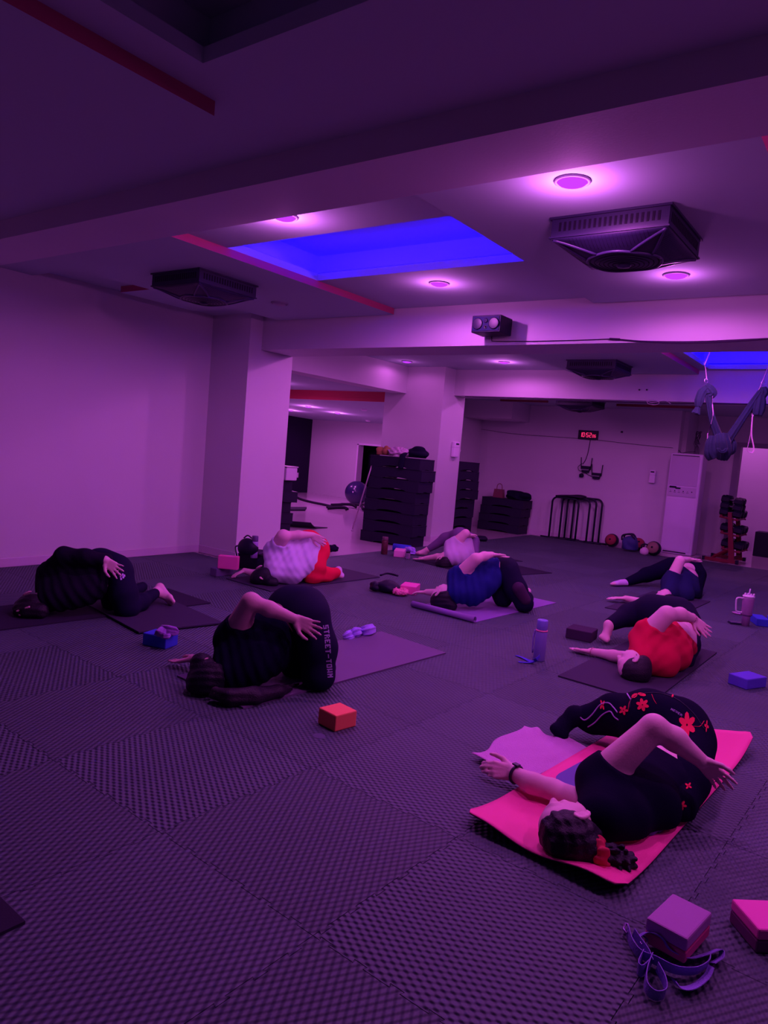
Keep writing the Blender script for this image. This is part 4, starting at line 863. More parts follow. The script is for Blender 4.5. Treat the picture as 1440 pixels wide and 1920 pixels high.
MB().tube(spline([c_ + (-.045, -.02, .05), c_ + (-.05, -.02, .15), c_ + (-.045, -.01, .22)], 4), .006, 6).build('carry_loop', STV, t, True)
t = thing('bottle_sleeve', 'blue strap lying at the foot of the pale blue bottle', 'strap', G(988, 1242))
BSTR = mat('strap_deep_blue', (.07, .05, .55), .7, .2)
ribbon('strap_piece', [G(968, 1229, .004), G(980, 1233, .008), G(996, 1240, .012), G(1006, 1236, .05), G(1012, 1230, .06)], .024, BSTR, t, [Z_, Z_, Z_ - fv, -fv, -fv])
ribbon('strap_piece', [G(972, 1241, .003), G(985, 1242, .005), G(1000, 1242, .010)], .024, BSTR, t, [Z_] * 3)
blob('knot', G(1008, 1238) + (0, 0, .035), (.028, .03, .045), BSTR, t, seed=81, amp=.2)
zst = .171
bottle(476, 1046, .235, .036, 'slim steel and lilac bottle on the low step by the column', mat('bottle_lilac', (.40, .26, .62), .35, .4), mat('bottle_dark_cap', (.12, .07, .20), .4, .4), None, zst, .25)
t = thing('handbag', 'black handbag on the low step beside the slim bottle', 'handbag', G(461, 1045, zst))
blob('bag_body', G(461, 1044, zst) + (0, .02, .09), (.125, .09, .105), BLK, t, seed=91, amp=.06, freq=2)
MB().tube(spline([G(448, 1040, zst) + (0, 0, .10), G(441, 1036, zst) + (0, 0, .06), G(444, 1044, zst) + (0, 0, .01)], 5), .009, 6).build('strap', BLKM, t, True)
MB().tube(spline([G(455, 1040, zst) + (0, 0, .18), G(462, 1040, zst) + (0, 0, .21), G(470, 1040, zst) + (0, 0, .18)], 5), .008, 6).build('handle', BLKM, t, True)
tag(MB().tube(spline([G(484, 1041, zst) + (0, 0, .012), G(492, 1040, zst) + (0, 0, .014), G(505, 1038, zst) + (0, 0, .012), G(512, 1041, zst) + (0, 0, .012)], 5), .012, 6).build('charger_cable', CAB, None, True), 'black cable on the low step right of the slim bottle', 'cable')
bottle(720, 1039, .24, .045, 'dark brown patterned bottle on the floor by the tall step stack', mat('bottle_brown', (.10, .025, .035), .35, .4, var=.8, vscale=40), mat('bottle_cap_taupe', (.16, .08, .12), .4), None, 0, .18)
t = thing('foam_roller', 'blue foam roller behind the pale pink block by the tall step stack', 'foam roller', G(752, 1037)); ra, rb = G(737, 1033), G(769, 1037)
MB().tube([ra + (0, 0, .055), rb + (0, 0, .055)], .055, 20).build('roller_body', YB, t, True); MB().tube([ra * 1.001 + (0, 0, .055), rb * 1.0005 + (0, 0, .055)], .02, 12).build('core', BLK, t, True)
tag(blob('cloth', G(768, 1039) + (0, 0, .045), (.10, .06, .055), LAVC, seed=96, amp=.35, freq=5), 'small lavender cloth right of the blue foam roller', 'cloth')
t = thing('glass_jar', 'small clear glass jar beside the pale pink block', 'jar', G(764, 1048))
MB().lathe([(.03, 0), (.036, .01), (.036, .07), (.028, .085)], G(764, 1048), 16).build('glass', mat('clear_glass', (.5, .4, .6), .1, .5, trans=.7), t, True); MB().lathe([(.03, .085), (.03, .10), (0, .101)], G(764, 1048), 16).build('lid', BLK, t, True)
# tumbler with handle and straw
c_ = G(1397, 1173); TUM = mat('tumbler_mauve', (.42, .22, .44), .4, .35)
t = thing('tumbler', 'pale mauve tumbler with a handle and straw at the right', 'tumbler', c_)
MB().lathe([(.036, 0), (.038, .10), (.050, .115), (.054, .27), (.054, .285)], c_, 26).build('cup', TUM, t, True)
MB().lathe([(.0525, .108), (.0535, .118)], c_, 26).build('ring', mat('tumbler_ring', (.15, .06, .16), .4), t, True)
MB().lathe([(.055, .283), (.056, .30), (.04, .306), (0, .307)], c_, 26).build('lid', WHITE, t, True)
MB().tube([c_ + (.0, 0, .30), c_ + (.005, 0, .37)], .006, 8).build('straw', WHITE, t, True)
for k in range(4): MB().box(c_ + (-.04 + .025 * k, -.02, .302), c_ + (-.025 + .025 * k, .02, .322 + .004 * (k % 2)), .003).build('lid_tab', WHITE, t)
hd = -hv
MB().tube(spline([c_ + hd * .05 + (0, 0, .27), c_ + hd * .10 + (0, 0, .272), c_ + hd * .118 + (0, 0, .25), c_ + hd * .112 + (0, 0, .17), c_ + hd * .10 + (0, 0, .135), c_ + hd * .045 + (0, 0, .13)], 5), .008, 8).build('handle', WHITE, t, True)
t = thing('phone', 'dark phone leaning on its case in front of the tumbler', 'phone', G(1392, 1173)); pa = G(1380, 1168)
MB().box((-.075, -.038, 0), (.075, .038, .009), .003, np.array(rotz(.5, (pa[0] + .02, pa[1] - .05, .012)))).build('phone_body', mat('phone_dark', (.03, .025, .10), .2, .5), t)
MB().box((-.08, -.042, 0), (.08, .042, .011), .003, np.array(rotz(.5, (pa[0] + .02, pa[1] - .05, .0005)))).build('case', BLK, t)
tag(MB().lathe([(.0, .004), (.05, .003), (.06, .012), (.064, .012), (.05, .0), (0, 0)], G(1384, 1151), 20).build('saucer', TUM, None, True), 'flat mauve lid lying behind the tumbler handle', 'lid')
tag(MB().lathe([(0, .003), (.03, .002), (.032, 0), (0, 0)], G(598, 1380), 16).build('floor_patch', mat('worn_patch', (.10, .11, .17), .7)), 'small pale worn spot on the floor mat below the orange block', 'spot')
tag(blob('shoe', G(902, 1014) + (0, 0, .04), (.10, .12, .05), BLK, seed=99, amp=.15), 'black shoe on the mat edge right of the pillar', 'shoe')
# ================================================================== people (implicit surfaces, one continuous skin per body)
class Field:
    def __init__(s, lo, hi, vx):
        s.lo = np.asarray(lo, float); s.vx = vx; s.n = np.ceil((np.asarray(hi) - s.lo) / vx).astype(int) + 1
        s.F = np.full(s.n, .2, np.float32)
    def region(s, lo, hi):
        a = np.clip(np.floor((lo - s.lo) / s.vx).astype(int), 0, s.n); b = np.clip(np.ceil((hi - s.lo) / s.vx).astype(int) + 1, 0, s.n)
        ax = [s.lo[i] + s.vx * np.arange(a[i], b[i]) for i in range(3)]
        return tuple(slice(a[i], b[i]) for i in range(3)), ax
    def add(s, pr, k=.03, grow=0.0):
        kind = pr[0]; pad = k + 3 * s.vx + .01
        if kind == 'c':
            _, a, ra, b, rb = pr[:5]; cuts = pr[5] if len(pr) > 5 else (); ra += grow; rb += grow
            lo = np.minimum(a - ra, b - rb) - pad; hi = np.maximum(a + ra, b + rb) + pad
        else:
            _, c, A, r = pr[:4]; cuts = pr[4] if len(pr) > 4 else (); r = np.asarray(r) + grow; m = r.max(); lo = c - m - pad; hi = c + m + pad
        sl, ax = s.region(lo, hi)
        if any(len(q) == 0 for q in ax): return
        X, Y, Z = np.meshgrid(*[q.astype(np.float32) for q in ax], indexing='ij')
        if kind == 'c':
            ba = b - a; L2 = max(1e-9, ba @ ba)
            t = np.clip(((X - a[0]) * ba[0] + (Y - a[1]) * ba[1] + (Z - a[2]) * ba[2]) / L2, 0, 1)
            d = np.sqrt((X - a[0] - t * ba[0]) ** 2 + (Y - a[1] - t * ba[1]) ** 2 + (Z - a[2] - t * ba[2]) ** 2) - (ra + (rb - ra) * t)
        else:
            x, y, z = X - c[0], Y - c[1], Z - c[2]; q = [(A[i][0] * x + A[i][1] * y + A[i][2] * z) for i in range(3)]
            k0 = np.sqrt(sum((q[i] / r[i]) ** 2 for i in range(3))); k1 = np.sqrt(sum((q[i] / r[i] ** 2) ** 2 for i in range(3))) + 1e-9
            d = k0 * (k0 - 1) / k1
        for (pp, nn) in cuts: d = np.maximum(d, (X - pp[0]) * nn[0] + (Y - pp[1]) * nn[1] + (Z - pp[2]) * nn[2])
        f = s.F[sl]; h = np.maximum(k - np.abs(f - d), 0) / max(k, 1e-6); s.F[sl] = np.minimum(f, d) - h * h * k * .25
    def grid(s):
        ax = [s.lo[i] + s.vx * np.arange(s.n[i]) for i in range(3)]; return [a.astype(np.float32) for a in ax]
    def cut(s, p, n):
        x, y, z = s.grid(); s.F = np.maximum(s.F, ((x - p[0]) * n[0])[:, None, None] + ((y - p[1]) * n[1])[None, :, None] + ((z - p[2]) * n[2])[None, None, :])
    def folds(s, amp, dirs, seed=0):
        x, y, z = s.grid(); rs = np.random.RandomState(seed); D = np.zeros_like(s.F)
        for (dv, fr, am) in dirs:
            dv = nrm(dv); o = nrm(rs.normal(size=3)); o2 = nrm(rs.normal(size=3))
            lin = (x * dv[0])[:, None, None] + (y * dv[1])[None, :, None] + (z * dv[2])[None, None, :]
            w1 = (x * o[0])[:, None, None] + (y * o[1])[None, :, None] + (z * o[2])[None, None, :]
            w2 = (x * o2[0])[:, None, None] + (y * o2[1])[None, :, None] + (z * o2[2])[None, None, :]
            D += am * np.sin(fr * lin + 2.2 * np.sin(w1 * 9 + rs.uniform(0, 6)) + rs.uniform(0, 6)) * (.55 + .45 * np.sin(w2 * 7 + rs.uniform(0, 6)))
        s.F = s.F + (amp * D).astype(np.float32)
    def mesh(s):
        F = s.F; n = F.shape; ins = F < 0
        c = [ins[i:n[0] - 1 + i, j:n[1] - 1 + j, k:n[2] - 1 + k] for i in (0, 1) for j in (0, 1) for k in (0, 1)]
        cnt = sum(q.astype(np.int8) for q in c); act = (cnt > 0) & (cnt < 8); idx = np.argwhere(act)
        if len(idx) == 0: return np.zeros((0, 3)), []
        acc = np.zeros((len(idx), 3)); num = np.zeros(len(idx)); vals = {}
        for i in (0, 1):
            for j in (0, 1):
                for k in (0, 1): vals[(i, j, k)] = F[idx[:, 0] + i, idx[:, 1] + j, idx[:, 2] + k]
        for a_ in [(i, j, k) for i in (0, 1) for j in (0, 1) for k in (0, 1)]:
            for ax in range(3):
                if a_[ax] == 1: continue
                b_ = list(a_); b_[ax] = 1; va, vb = vals[a_], vals[tuple(b_)]; m = (va < 0) != (vb < 0)
                t = np.where(m, va / np.where(m, va - vb, 1), 0); p = np.tile(np.array(a_, float), (len(idx), 1)); p[:, ax] += t
                acc += p * m[:, None]; num += m
        V = s.lo + s.vx * (idx + acc / num[:, None]); vid = np.full(act.shape, -1, np.int64); vid[tuple(idx.T)] = np.arange(len(idx)); Q = []
        for ax in range(3):
            o = [1, 1, 1]; o[ax] = 0; e = [n[i] - 1 if i == ax else n[i] for i in range(3)]
            sl0 = tuple(slice(0, n[i] - 1) if i == ax else slice(1, n[i] - 1) for i in range(3)); sl1 = tuple(slice(1, n[i]) if i == ax else slice(1, n[i] - 1) for i in range(3))
            A0, B0 = ins[sl0], ins[sl1]; ed = np.argwhere(A0 != B0)
            if len(ed) == 0: continue
            base = ed + np.array([0 if i == ax else 1 for i in range(3)]); u, w = [(1, 2), (2, 0), (0, 1)][ax]; du = np.zeros(3, int); du[u] = 1; dw = np.zeros(3, int); dw[w] = 1
            q = [vid[tuple((base - off).T)] for off in (0 * du, du, du + dw, dw)]; flip = ~A0[tuple(ed.T)]
            q = np.stack(q, 1); q[flip] = q[flip][:, ::-1]; Q.append(q)
        return V, np.vstack(Q)
def fast_mesh(name, V, Q, m, parent):
    off = np.array(woff(parent)); me = bpy.data.meshes.new(name); nq = len(Q)
    me.vertices.add(len(V)); me.vertices.foreach_set('co', (V - off).astype(np.float32).ravel()); me.loops.add(nq * 4); me.loops.foreach_set('vertex_index', Q.astype(np.int32).ravel())
    me.polygons.add(nq); me.polygons.foreach_set('loop_start', np.arange(nq, dtype=np.int32) * 4); me.update(calc_edges=True); me.validate()
    me.polygons.foreach_set('use_smooth', [True] * len(me.polygons)); me.materials.append(m)
    o = bpy.data.objects.new(name, me); COL.objects.link(o); o.parent = parent; return o
def smooth_v(V, Q, it=1):
    for _ in range(it):
        S_ = np.zeros_like(V); N_ = np.zeros(len(V))
        for a in range(4):
            for b in ((a + 1) % 4, (a + 3) % 4): np.add.at(S_, Q[:, a], V[Q[:, b]]); np.add.at(N_, Q[:, a], 1)
        V = .5 * V + .5 * S_ / np.maximum(N_, 1)[:, None]
    return V
def surf(name, prims, vx, m, parent, k=.03, grow=0.0, zmin=None, cuts=(), folds=None, sm=1):
    pts = []
    for pr in prims:
        if pr[0] == 'c': pts += [pr[1] - pr[2] - grow, pr[1] + pr[2] + grow, pr[3] - pr[4] - grow, pr[3] + pr[4] + grow]
        else: r = max(pr[3]) + grow; pts += [pr[1] - r, pr[1] + r]
    pts = np.array(pts); f = Field(pts.min(0) - .03, pts.max(0) + .03, vx)
    for pr in prims:
        kk = pr[-1] if isinstance(pr[-1], float) and pr[0] == 'k' else k
        f.add(pr, kk, grow)
    return f
def finish(f, name, m, parent, zmin=None, cuts=(), folds=None, seed=0, sm=1):
    if folds: f.folds(1.0, folds, seed)
    for c in cuts: f.cut(*c)
    if zmin is not None: f.cut(np.array([0, 0, zmin]), np.array([0, 0, -1.0]))
    V, Q = f.mesh(); V = smooth_v(V, Q, sm); return fast_mesh(name, V, Q, m, parent)

def hand_prims(w, d, n, thumb, sc=1.0, curl=.25, spread=.14, fcurl=None, rf=1.0):
    """w wrist, d towards the fingers, n out of the palm, thumb: side of the thumb (unit, in palm plane)"""
    d = nrm(d); n = nrm(n - d * (n @ d)); s = nrm(np.cross(d, n)); s = s if s @ thumb > 0 else -s; out = []
    L = [.078, .084, .078, .062]; kx = [.030, .010, -.011, -.030]; ky = [.088, .092, .088, .080]; R_ = [.0092 * rf, .0095 * rf, .0090 * rf, .0078 * rf]
    for i in range(4):
        kn = w + sc * (d * ky[i] + s * kx[i]); ba = w + sc * (d * .012 + s * kx[i] * .62)
        out.append(('c', ba, .0150 * sc, kn, .0120 * sc))
        a = spread * (1.3 - i * .9); fd = nrm(d * math.cos(a) + s * math.sin(a)); p = kn; ang = curl * .5 + (fcurl[i] if fcurl else 0)
        for j, fr in enumerate((.44, .31, .25)):
            dd = nrm(fd * math.cos(ang) + n * math.sin(ang)); q = p + dd * L[i] * fr * sc
            out.append(('c', p, R_[i] * sc * (1 - .08 * j), q, R_[i] * sc * (.93 - .10 * j))); p = q; ang += curl * .8
    b = w + sc * (d * .022 + s * .028 + n * .006); m = b + sc * (d * .034 + s * .030 + n * .008); e = m + sc * (d * .032 + s * .012 + n * .004); g = e + sc * (d * .024 + s * .002)
    out += [('c', w + sc * d * .01, .016 * sc, b, .0165 * sc), ('c', b, .0155 * sc, m, .0115 * sc), ('c', m, .0112 * sc, e, .0098 * sc), ('c', e, .0098 * sc, g, .0082 * sc)]
    return out
def foot_prims(a, heel, toe, side, sc=1.0, r0=.036):
    """ankle, heel point, toe tip, sideways unit vector"""
    d = nrm(toe - heel); side = nrm(side - d * (side @ d)); L = np.linalg.norm(toe - heel); ball = heel + d * L * .68; out = [('c', a, r0, heel + d * .02, .030 * sc), ('c', a, r0, ball, .026 * sc), ('c', heel + d * .025, .030 * sc, ball + side * .014, .024 * sc), ('c', heel + d * .025, .028 * sc, ball - side * .018, .022 * sc)]
    for i in range(5):
        o = side * (.030 - i * .0155) * sc; b = ball + o + d * .01; e = toe + o * .95 - d * (.0, .004, .012, .022, .034)[i]
        r = (.0125, .010, .0095, .009, .0088)[i] * sc; out.append(('c', b, r * 1.25, e - d * r, r))
    return out
def head_prims(c, crown, face, sc=1.0):
    crown = nrm(crown); face = nrm(face - crown * (face @ crown)); side = np.cross(crown, face); A = np.array([side, face, crown]); out = []
    out.append(('e', c + crown * .022 * sc, A, (.074 * sc, .092 * sc, .088 * sc)))
    out.append(('e', c + face * .022 * sc - crown * .040 * sc, A, (.058 * sc, .066 * sc, .070 * sc)))
    out.append(('c', c + face * .060 * sc - crown * .088 * sc, .020 * sc, c + face * .045 * sc - crown * .085 * sc, .026 * sc))      # chin
    out.append(('c', c + face * .094 * sc - crown * .006 * sc, .009 * sc, c + face * .108 * sc - crown * .040 * sc, .013 * sc))      # nose
    out.append(('c', c + face * .087 * sc + crown * .014 * sc + side * .03, .010, c + face * .087 * sc + crown * .014 * sc - side * .03, .010))   # brow
    out.append(('c', c + face * .084 * sc - crown * .064 * sc + side * .016, .008, c + face * .084 * sc - crown * .064 * sc - side * .016, .008))  # lips
    for s in (-1, 1):
        out.append(('e', c + face * .080 * sc - crown * .002 + side * s * .030, A, (.014, .010, .011)))
    return out, side
def hair_for(hc, crown, face, sc=1.05, tight=1.0):
    crown = nrm(crown); face = nrm(face - crown * (face @ crown)); side = np.cross(crown, face); Ax = np.array([side, face, crown])
    pr = [('e', hc + crown * .030 * sc - face * .020 * sc, Ax, tuple(np.array((.087, .100, .096)) * sc * tight)), ('e', hc - crown * .015 * sc - face * .050 * sc, Ax, tuple(np.array((.080, .060, .080)) * sc * tight))]
    n = nrm(face - crown * .55); return pr, (hc + face * .040 * sc - crown * .005, n)
def ears(hc, crown, face, sc=1.05):
    crown = nrm(crown); face = nrm(face - crown * (face @ crown)); side = np.cross(crown, face); out = []
    for s in (-1, 1):
        e0 = hc + side * s * .088 * sc - face * .004 * sc - crown * .012 * sc; d = nrm(side * s * .45 - face); u = nrm(face + side * s * .45)
        rim = [e0 + crown * .032 * sc * math.sin(a) + d * .020 * sc * math.cos(a) for a in np.linspace(-1.7, 2.6, 9)]
        out += [('c', rim[i], .0062, rim[i + 1], .0062) for i in range(8)]; out.append(('e', e0, np.array([nrm(np.cross(crown, d)), d, crown]), (.006, .016 * sc, .026 * sc)))
    return out
SKIN = mat('skin', (.78, .46, .54), .55, .35, bump=.08, bscale=120, var=.06, vscale=12)
SKIN2 = mat('skin_tan', (.58, .31, .38), .55, .35, bump=.08, bscale=120, var=.06, vscale=12)
HAIRD = mat('hair_dark', (.005, .003, .014), .55, .3, bump=.4, bscale=130)
HAIRB = mat('hair_brown', (.012, .005, .018), .55, .3, bump=.4, bscale=130)
CBLK = mat('cloth_black', (.0045, .003, .020), .9, .06, bump=.15, bscale=180)
CBLK2 = mat('cloth_black_ribbed', (.010, .005, .022), .85, .08, bump=.25, bscale=120)
CNAVY = mat('leggings_navy', (.0075, .006, .030), .8, .1)
CDNAV = mat('top_navy', (.014, .018, .075), .85, .12, bump=.15, bscale=150)
CBLUE = mat('top_blue', (.010, .016, .150), .85, .12, bump=.15, bscale=150)
CRED = mat('shirt_red', (.62, .006, .060), .85, .12, bump=.12, bscale=150)
CREDP = mat('trousers_red', (.80, .012, .060), .85, .12, bump=.12, bscale=150)
CWHT = mat('tee_white', (.66, .60, .82), .9, .1, bump=.15, bscale=150)
CPNK = mat('top_pale_pink', (.52, .40, .58), .9, .1, bump=.15, bscale=150)
CGRY = mat('leggings_grey_violet', (.16, .085, .22), .8, .15)
SOCKW = mat('sock_white', (.66, .46, .72), .95, .1, bump=.3, bscale=200)
SOCKB = mat('sock_black', (.005, .004, .022), .95, .1, bump=.3, bscale=200)

class Person:
    def __init__(s, w0, base, label, vx, group='people on the mats'):
        s.w0 = w0; s.vx = vx; s.t = thing('person', label, 'person', G(*base), group); s.top = []; s.bot = []; s.skin = []; s.hair = []; s.cuts_top = []; s.cuts_bot = []; s.zm = .012
    def p(s, q):
        if isinstance(q, np.ndarray): return q
        return P(q[0], q[1], s.w0 + (q[2] if len(q) > 2 else 0))
    def c(s, a, ra, b, rb, cuts=()): return ('c', s.p(a), ra, s.p(b), rb, cuts)
    def cutline(s, a, b, keep, w=0.0):        # plane holding the view ray through two pixels; keeps the side of a third
        A, B, K = s.p((*a, w)), s.p((*b, w)), s.p((*keep, w)); v = nrm((A + B) / 2 - CAM); n = nrm(np.cross(B - A, v)); n = -n if (K - A) @ n > 0 else n
        return (A, n)
    def cuff(s, a, b, t):                     # plane across a limb at parameter t, keeps the a side
        A, B = s.p(a), s.p(b); return (A + (B - A) * t, nrm(B - A))
    def sleeve(s, sh, el, r0, r1, t):
        A, B = s.p(sh), s.p(el); s.top.append(('c', A, r0, B, r1, [(A + (B - A) * t, nrm(B - A))]))
    def chain(s, lst, pts, cuts=()):
        for (a, ra), (b, rb) in zip(pts[:-1], pts[1:]): lst.append(s.c(a, ra, b, rb, cuts))
    def build(s, skin, topm, botm, hairm, topn='t_shirt', botn='trousers', folds=None, bfolds=None, hairfold=None, k=.045, seed=0, hair_cut=None, inset=.012, topk=.06, hands=()):
        vx = s.vx; body = surf('body', [], vx, None, None) if False else None
        allp = [(q, -inset) for q in s.top + s.bot] + [(q, 0.0) for q in s.skin] + [(q, 0.0) for h in hands for q in h] + [(q, 0.0) for q in getattr(s, 'fine', [])]
        pts = np.vstack([np.vstack([q[1] - .2, q[1] + .2, (q[3] if q[0] == 'c' else q[1]) - .2, (q[3] if q[0] == 'c' else q[1]) + .2]) for q, _ in allp])
        f = Field(pts.min(0), pts.max(0), vx)
        for q in s.top + s.bot: f.add(q[:5] if q[0] == 'c' else q[:4], k, -inset)
        for q in s.skin: f.add(q, .022, 0)
        for q in getattr(s, 'fine', []): f.add(q, .005, 0)
        for h in hands:
            for q in h: f.add(q, .007, 0)
        s.body = finish(f, 'body', skin, s.t, s.zm)
        def garment(lst, name, m, cuts, fd, kk, gr=0.0):
            pts = np.vstack([np.vstack([q[1] - q[2] - .03, q[1] + q[2] + .03, q[3] - q[4] - .03, q[3] + q[4] + .03]) if q[0] == 'c' else np.vstack([q[1] - max(q[3]) - .03, q[1] + max(q[3]) + .03]) for q in lst])
            f = Field(pts.min(0) - .01, pts.max(0) + .01, vx)
            for q in lst: f.add(q, kk, gr)
            return finish(f, name, m, s.t, s.zm + .001, cuts, fd, seed)
        s.topo = garment(s.top, topn, topm, s.cuts_top, folds, topk)
        s.boto = garment(s.bot, botn, botm, s.cuts_bot, bfolds, .05)
        if s.hair: s.hairo = garment(s.hair, 'hair', hairm, [hair_cut] if hair_cut else [], hairfold, .02)
        return s
    def part(s, name, lst, m, k=.015, cuts=(), folds=None, vx=None, zm=None):
        pts = np.vstack([np.vstack([q[1] - q[2] - .02, q[1] + q[2] + .02, q[3] - q[4] - .02, q[3] + q[4] + .02]) if q[0] == 'c' else np.vstack([q[1] - max(q[3]) - .02, q[1] + max(q[3]) + .02]) for q in lst])
        f = Field(pts.min(0), pts.max(0), vx or s.vx)
        for q in lst: f.add(q, k, 0)
        return finish(f, name, m, s.t, s.zm if zm is None else zm, cuts, folds)
    def bvh(s, o):
        me = o.data; M = np.array(woff(o)); V = np.empty(len(me.vertices) * 3); me.vertices.foreach_get('co', V); V = V.reshape(-1, 3) + np.array(woff(o.parent))
        return BVHTree.FromPolygons([Vector(v) for v in V], [list(p.vertices) for p in me.polygons])
def cast(bv, px, py, off=.003):
    d = Vector(ray(px, py)).normalized(); h = bv.ray_cast(Vector(CAM), d)
    if h[0] is None: return None
    return np.array(h[0] + h[1] * off)
def decal(name, bv, tris_px, m, parent, off=.003):     # flat print: pixel-space polygons laid onto the surface
    V = []; Fc = []
    for poly in tris_px:
        pts = [cast(bv, x, y, off) for x, y in poly]
        if any(q is None for q in pts): continue
        c = sum(pts) / len(pts); k = len(V); V += pts + [c]; n = len(pts)
        Fc += [(k + i, k + (i + 1) % n, k + n) for i in range(n)]
    if not V: return None
    return mk(name, V, Fc, m, parent, None, True)
def dline(name, bv, pxs, r, m, parent, n=6):
    q = spline([(x, y, 0) for x, y in pxs], n); pts = [cast(bv, x, y, .001) for x, y, _ in q]; pts = [p for p in pts if p is not None]
    if len(pts) < 2: return None
    return MB().tube(pts, r, 6).build(name, m, parent, True)
tohead = lambda a, b: nrm(b - a)
# ---------------- person with lettering on black trousers
A = Person(4.15, (560, 1290), 'person in black t-shirt and black trousers with lettering, long ponytail lying on the mat', .0065)
A.top = [A.c((434, 1196, .02), .098, (432, 1262, -.12), .105), A.c((470, 1180, .06), .13, (470, 1245, -.05), .135), A.c((505, 1175, .10), .14, (505, 1225, .02), .13), A.c((545, 1158, .14), .14, (520, 1195, .08), .14)]
A.sleeve((436, 1192, .0), (470, 1128, -.12), .085, .064, .36)
A.cuts_top = [A.cutline((495, 1108), (568, 1212), (450, 1220), .1)]
far = np.array([-.24, .06, 0])
A.chain(A.bot, [((548, 1142, .18), .150), ((568, 1146, .14), .155)])
A.chain(A.bot, [((580, 1160, .06), .125), ((596, 1215, .03), .108), ((597, 1266, .02), .090)])
A.chain(A.bot, [((597, 1266, .02), .085), ((606, 1252, .22), .066), ((612, 1244, .42), .045)])
kf = [(A.p((578, 1160, .06)) + far, .115), (A.p((597, 1268, .02)) + far, .08), (A.p((622, 1244, .42)) + far, .05)]
A.chain(A.bot, kf)
A.cuts_bot = []
el, wr = A.p((470, 1128, -.12)), A.p((553, 1161, -.10))
A.chain(A.skin, [((436, 1190, .0), .060), (el, .044)]); A.chain(A.skin, [(el, .043), (A.p((505, 1142, -.115)), .043), (wr, .028)])
hA = hand_prims(wr, A.p((580, 1174, -.10)) - wr, -FW + UP * .2, -UP + RT * .1, 1.0, .28, .20)
w2 = A.p((360, 1235, .16)); h2 = hand_prims(w2, A.p((306, 1246, .22)) - w2, UP, FW + UP * .3, .95, .2, .08)
A.chain(A.skin, [((420, 1262, -.05), .055), ((398, 1250, .08), .042), (w2, .027)])
hc = A.p((392, 1268, -.16)); hp, hs = head_prims(hc, -RT * .75 - UP * .45 - FW * .2, FW * .9 + UP * .2, 1.05); A.skin += hp
A.chain(A.skin, [(hc, .05), (A.p((430, 1250, -.08)), .06)])
hq, hcut = hair_for(hc, -RT * .75 - UP * .45 - FW * .2, FW * .9 + UP * .2, 1.05); A.fine = ears(hc, -RT * .75 - UP * .45 - FW * .2, FW * .9 + UP * .2, 1.05); A.hair = hq + [A.c((380, 1245, -.14), .07, (384, 1290, -.2), .075)]
A.build(SKIN2, CBLK, CNAVY, HAIRD, folds=[(RT + UP * .25, 110, .0045), (RT * .8 - UP * .5, 70, .0035)], hands=(hA, h2), hair_cut=hcut, hairfold=[(UP + FW * .4, 170, .0022), (FW - UP * .3 + RT * .2, 130, .0025)], seed=2)
zf = .03
A.part('ponytail', [A.c(G(404, 1300, .05), .034, G(430, 1308, .045), .045), A.c(G(430, 1308, .045), .045, G(475, 1306, .04), .052), A.c(G(475, 1306, .04), .050, G(520, 1297, .035), .040), A.c(G(520, 1297, .035), .04, G(545, 1292, .025), .012), A.c(G(490, 1298, .04), .03, G(560, 1283, .02), .006)], HAIRB, .02, folds=[(UP + RT * .1, 150, .003), (UP - RT * .15, 90, .003)], zm=.004)
A.part('hair_tie', [A.c(G(404, 1297, .055), .028, G(407, 1302, .05), .028)], mat('hair_tie_brown', (.06, .03, .05), .6), zm=.004)
bvA = A.bvh(A.boto); LET = mat('print_letters', (.28, .22, .40), .8)
lp = spline([(610, 1172, 0), (613, 1195, 0), (615, 1225, 0), (617, 1250, 0), (619, 1272, 0)], 8)
def glyphs(word, path, size, bv, parent):
    G5 = {'S': ['111', '1..', '111', '..1', '111'], 'T': ['111', '.1.', '.1.', '.1.', '.1.'], 'R': ['11.', '1.1', '11.', '1.1', '1.1'], 'E': ['111', '1..', '11.', '1..', '111'], '-': ['...', '...', '111', '...', '...'], 'O': ['111', '1.1', '1.1', '1.1', '111'], 'W': ['1.1', '1.1', '1.1', '111', '1.1'], 'N': ['1.1', '111', '111', '1.1', '1.1'], 'V': ['1.1', '1.1', '1.1', '1.1', '.1.'], 'Y': ['1.1', '1.1', '.1.', '.1.', '.1.'], 'A': ['.1.', '1.1', '111', '1.1', '1.1'], 'C': ['111', '1..', '1..', '1..', '111'], 'K': ['1.1', '1.1', '11.', '1.1', '1.1'], 'I': ['.1.', '.1.', '.1.', '.1.', '.1.']}
    L = np.concatenate([[0], np.cumsum(np.linalg.norm(np.diff(path[:, :2], axis=0), axis=1))]); at = lambda d: np.array([np.interp(d, L, path[:, 0]), np.interp(d, L, path[:, 1])])
    step_ = L[-1] / len(word)
    for i, ch in enumerate(word):
        polys = []; d0 = i * step_
        for r, row in enumerate(G5[ch]):
            for c, v in enumerate(row):
                if v == '1':
                    q = []
                    for (uu, vv) in ((c, r), (c + 1, r), (c + 1, r + 1), (c, r + 1)):
                        d = d0 + uu / 3 * step_ * .8; a = at(d); tn = at(min(L[-1], d + .5)) - at(max(0, d - .5)); tn = tn / (np.linalg.norm(tn) + 1e-9); nv = np.array([-tn[1], tn[0]])
                        x, y = a + nv * (vv / 5 - .5) * size; q.append((x, y))
                    polys.append(q)
        decal('letter', bv, polys, LET, parent)
glyphs('STREET-TOWN', lp, 10, bvA, A.boto)
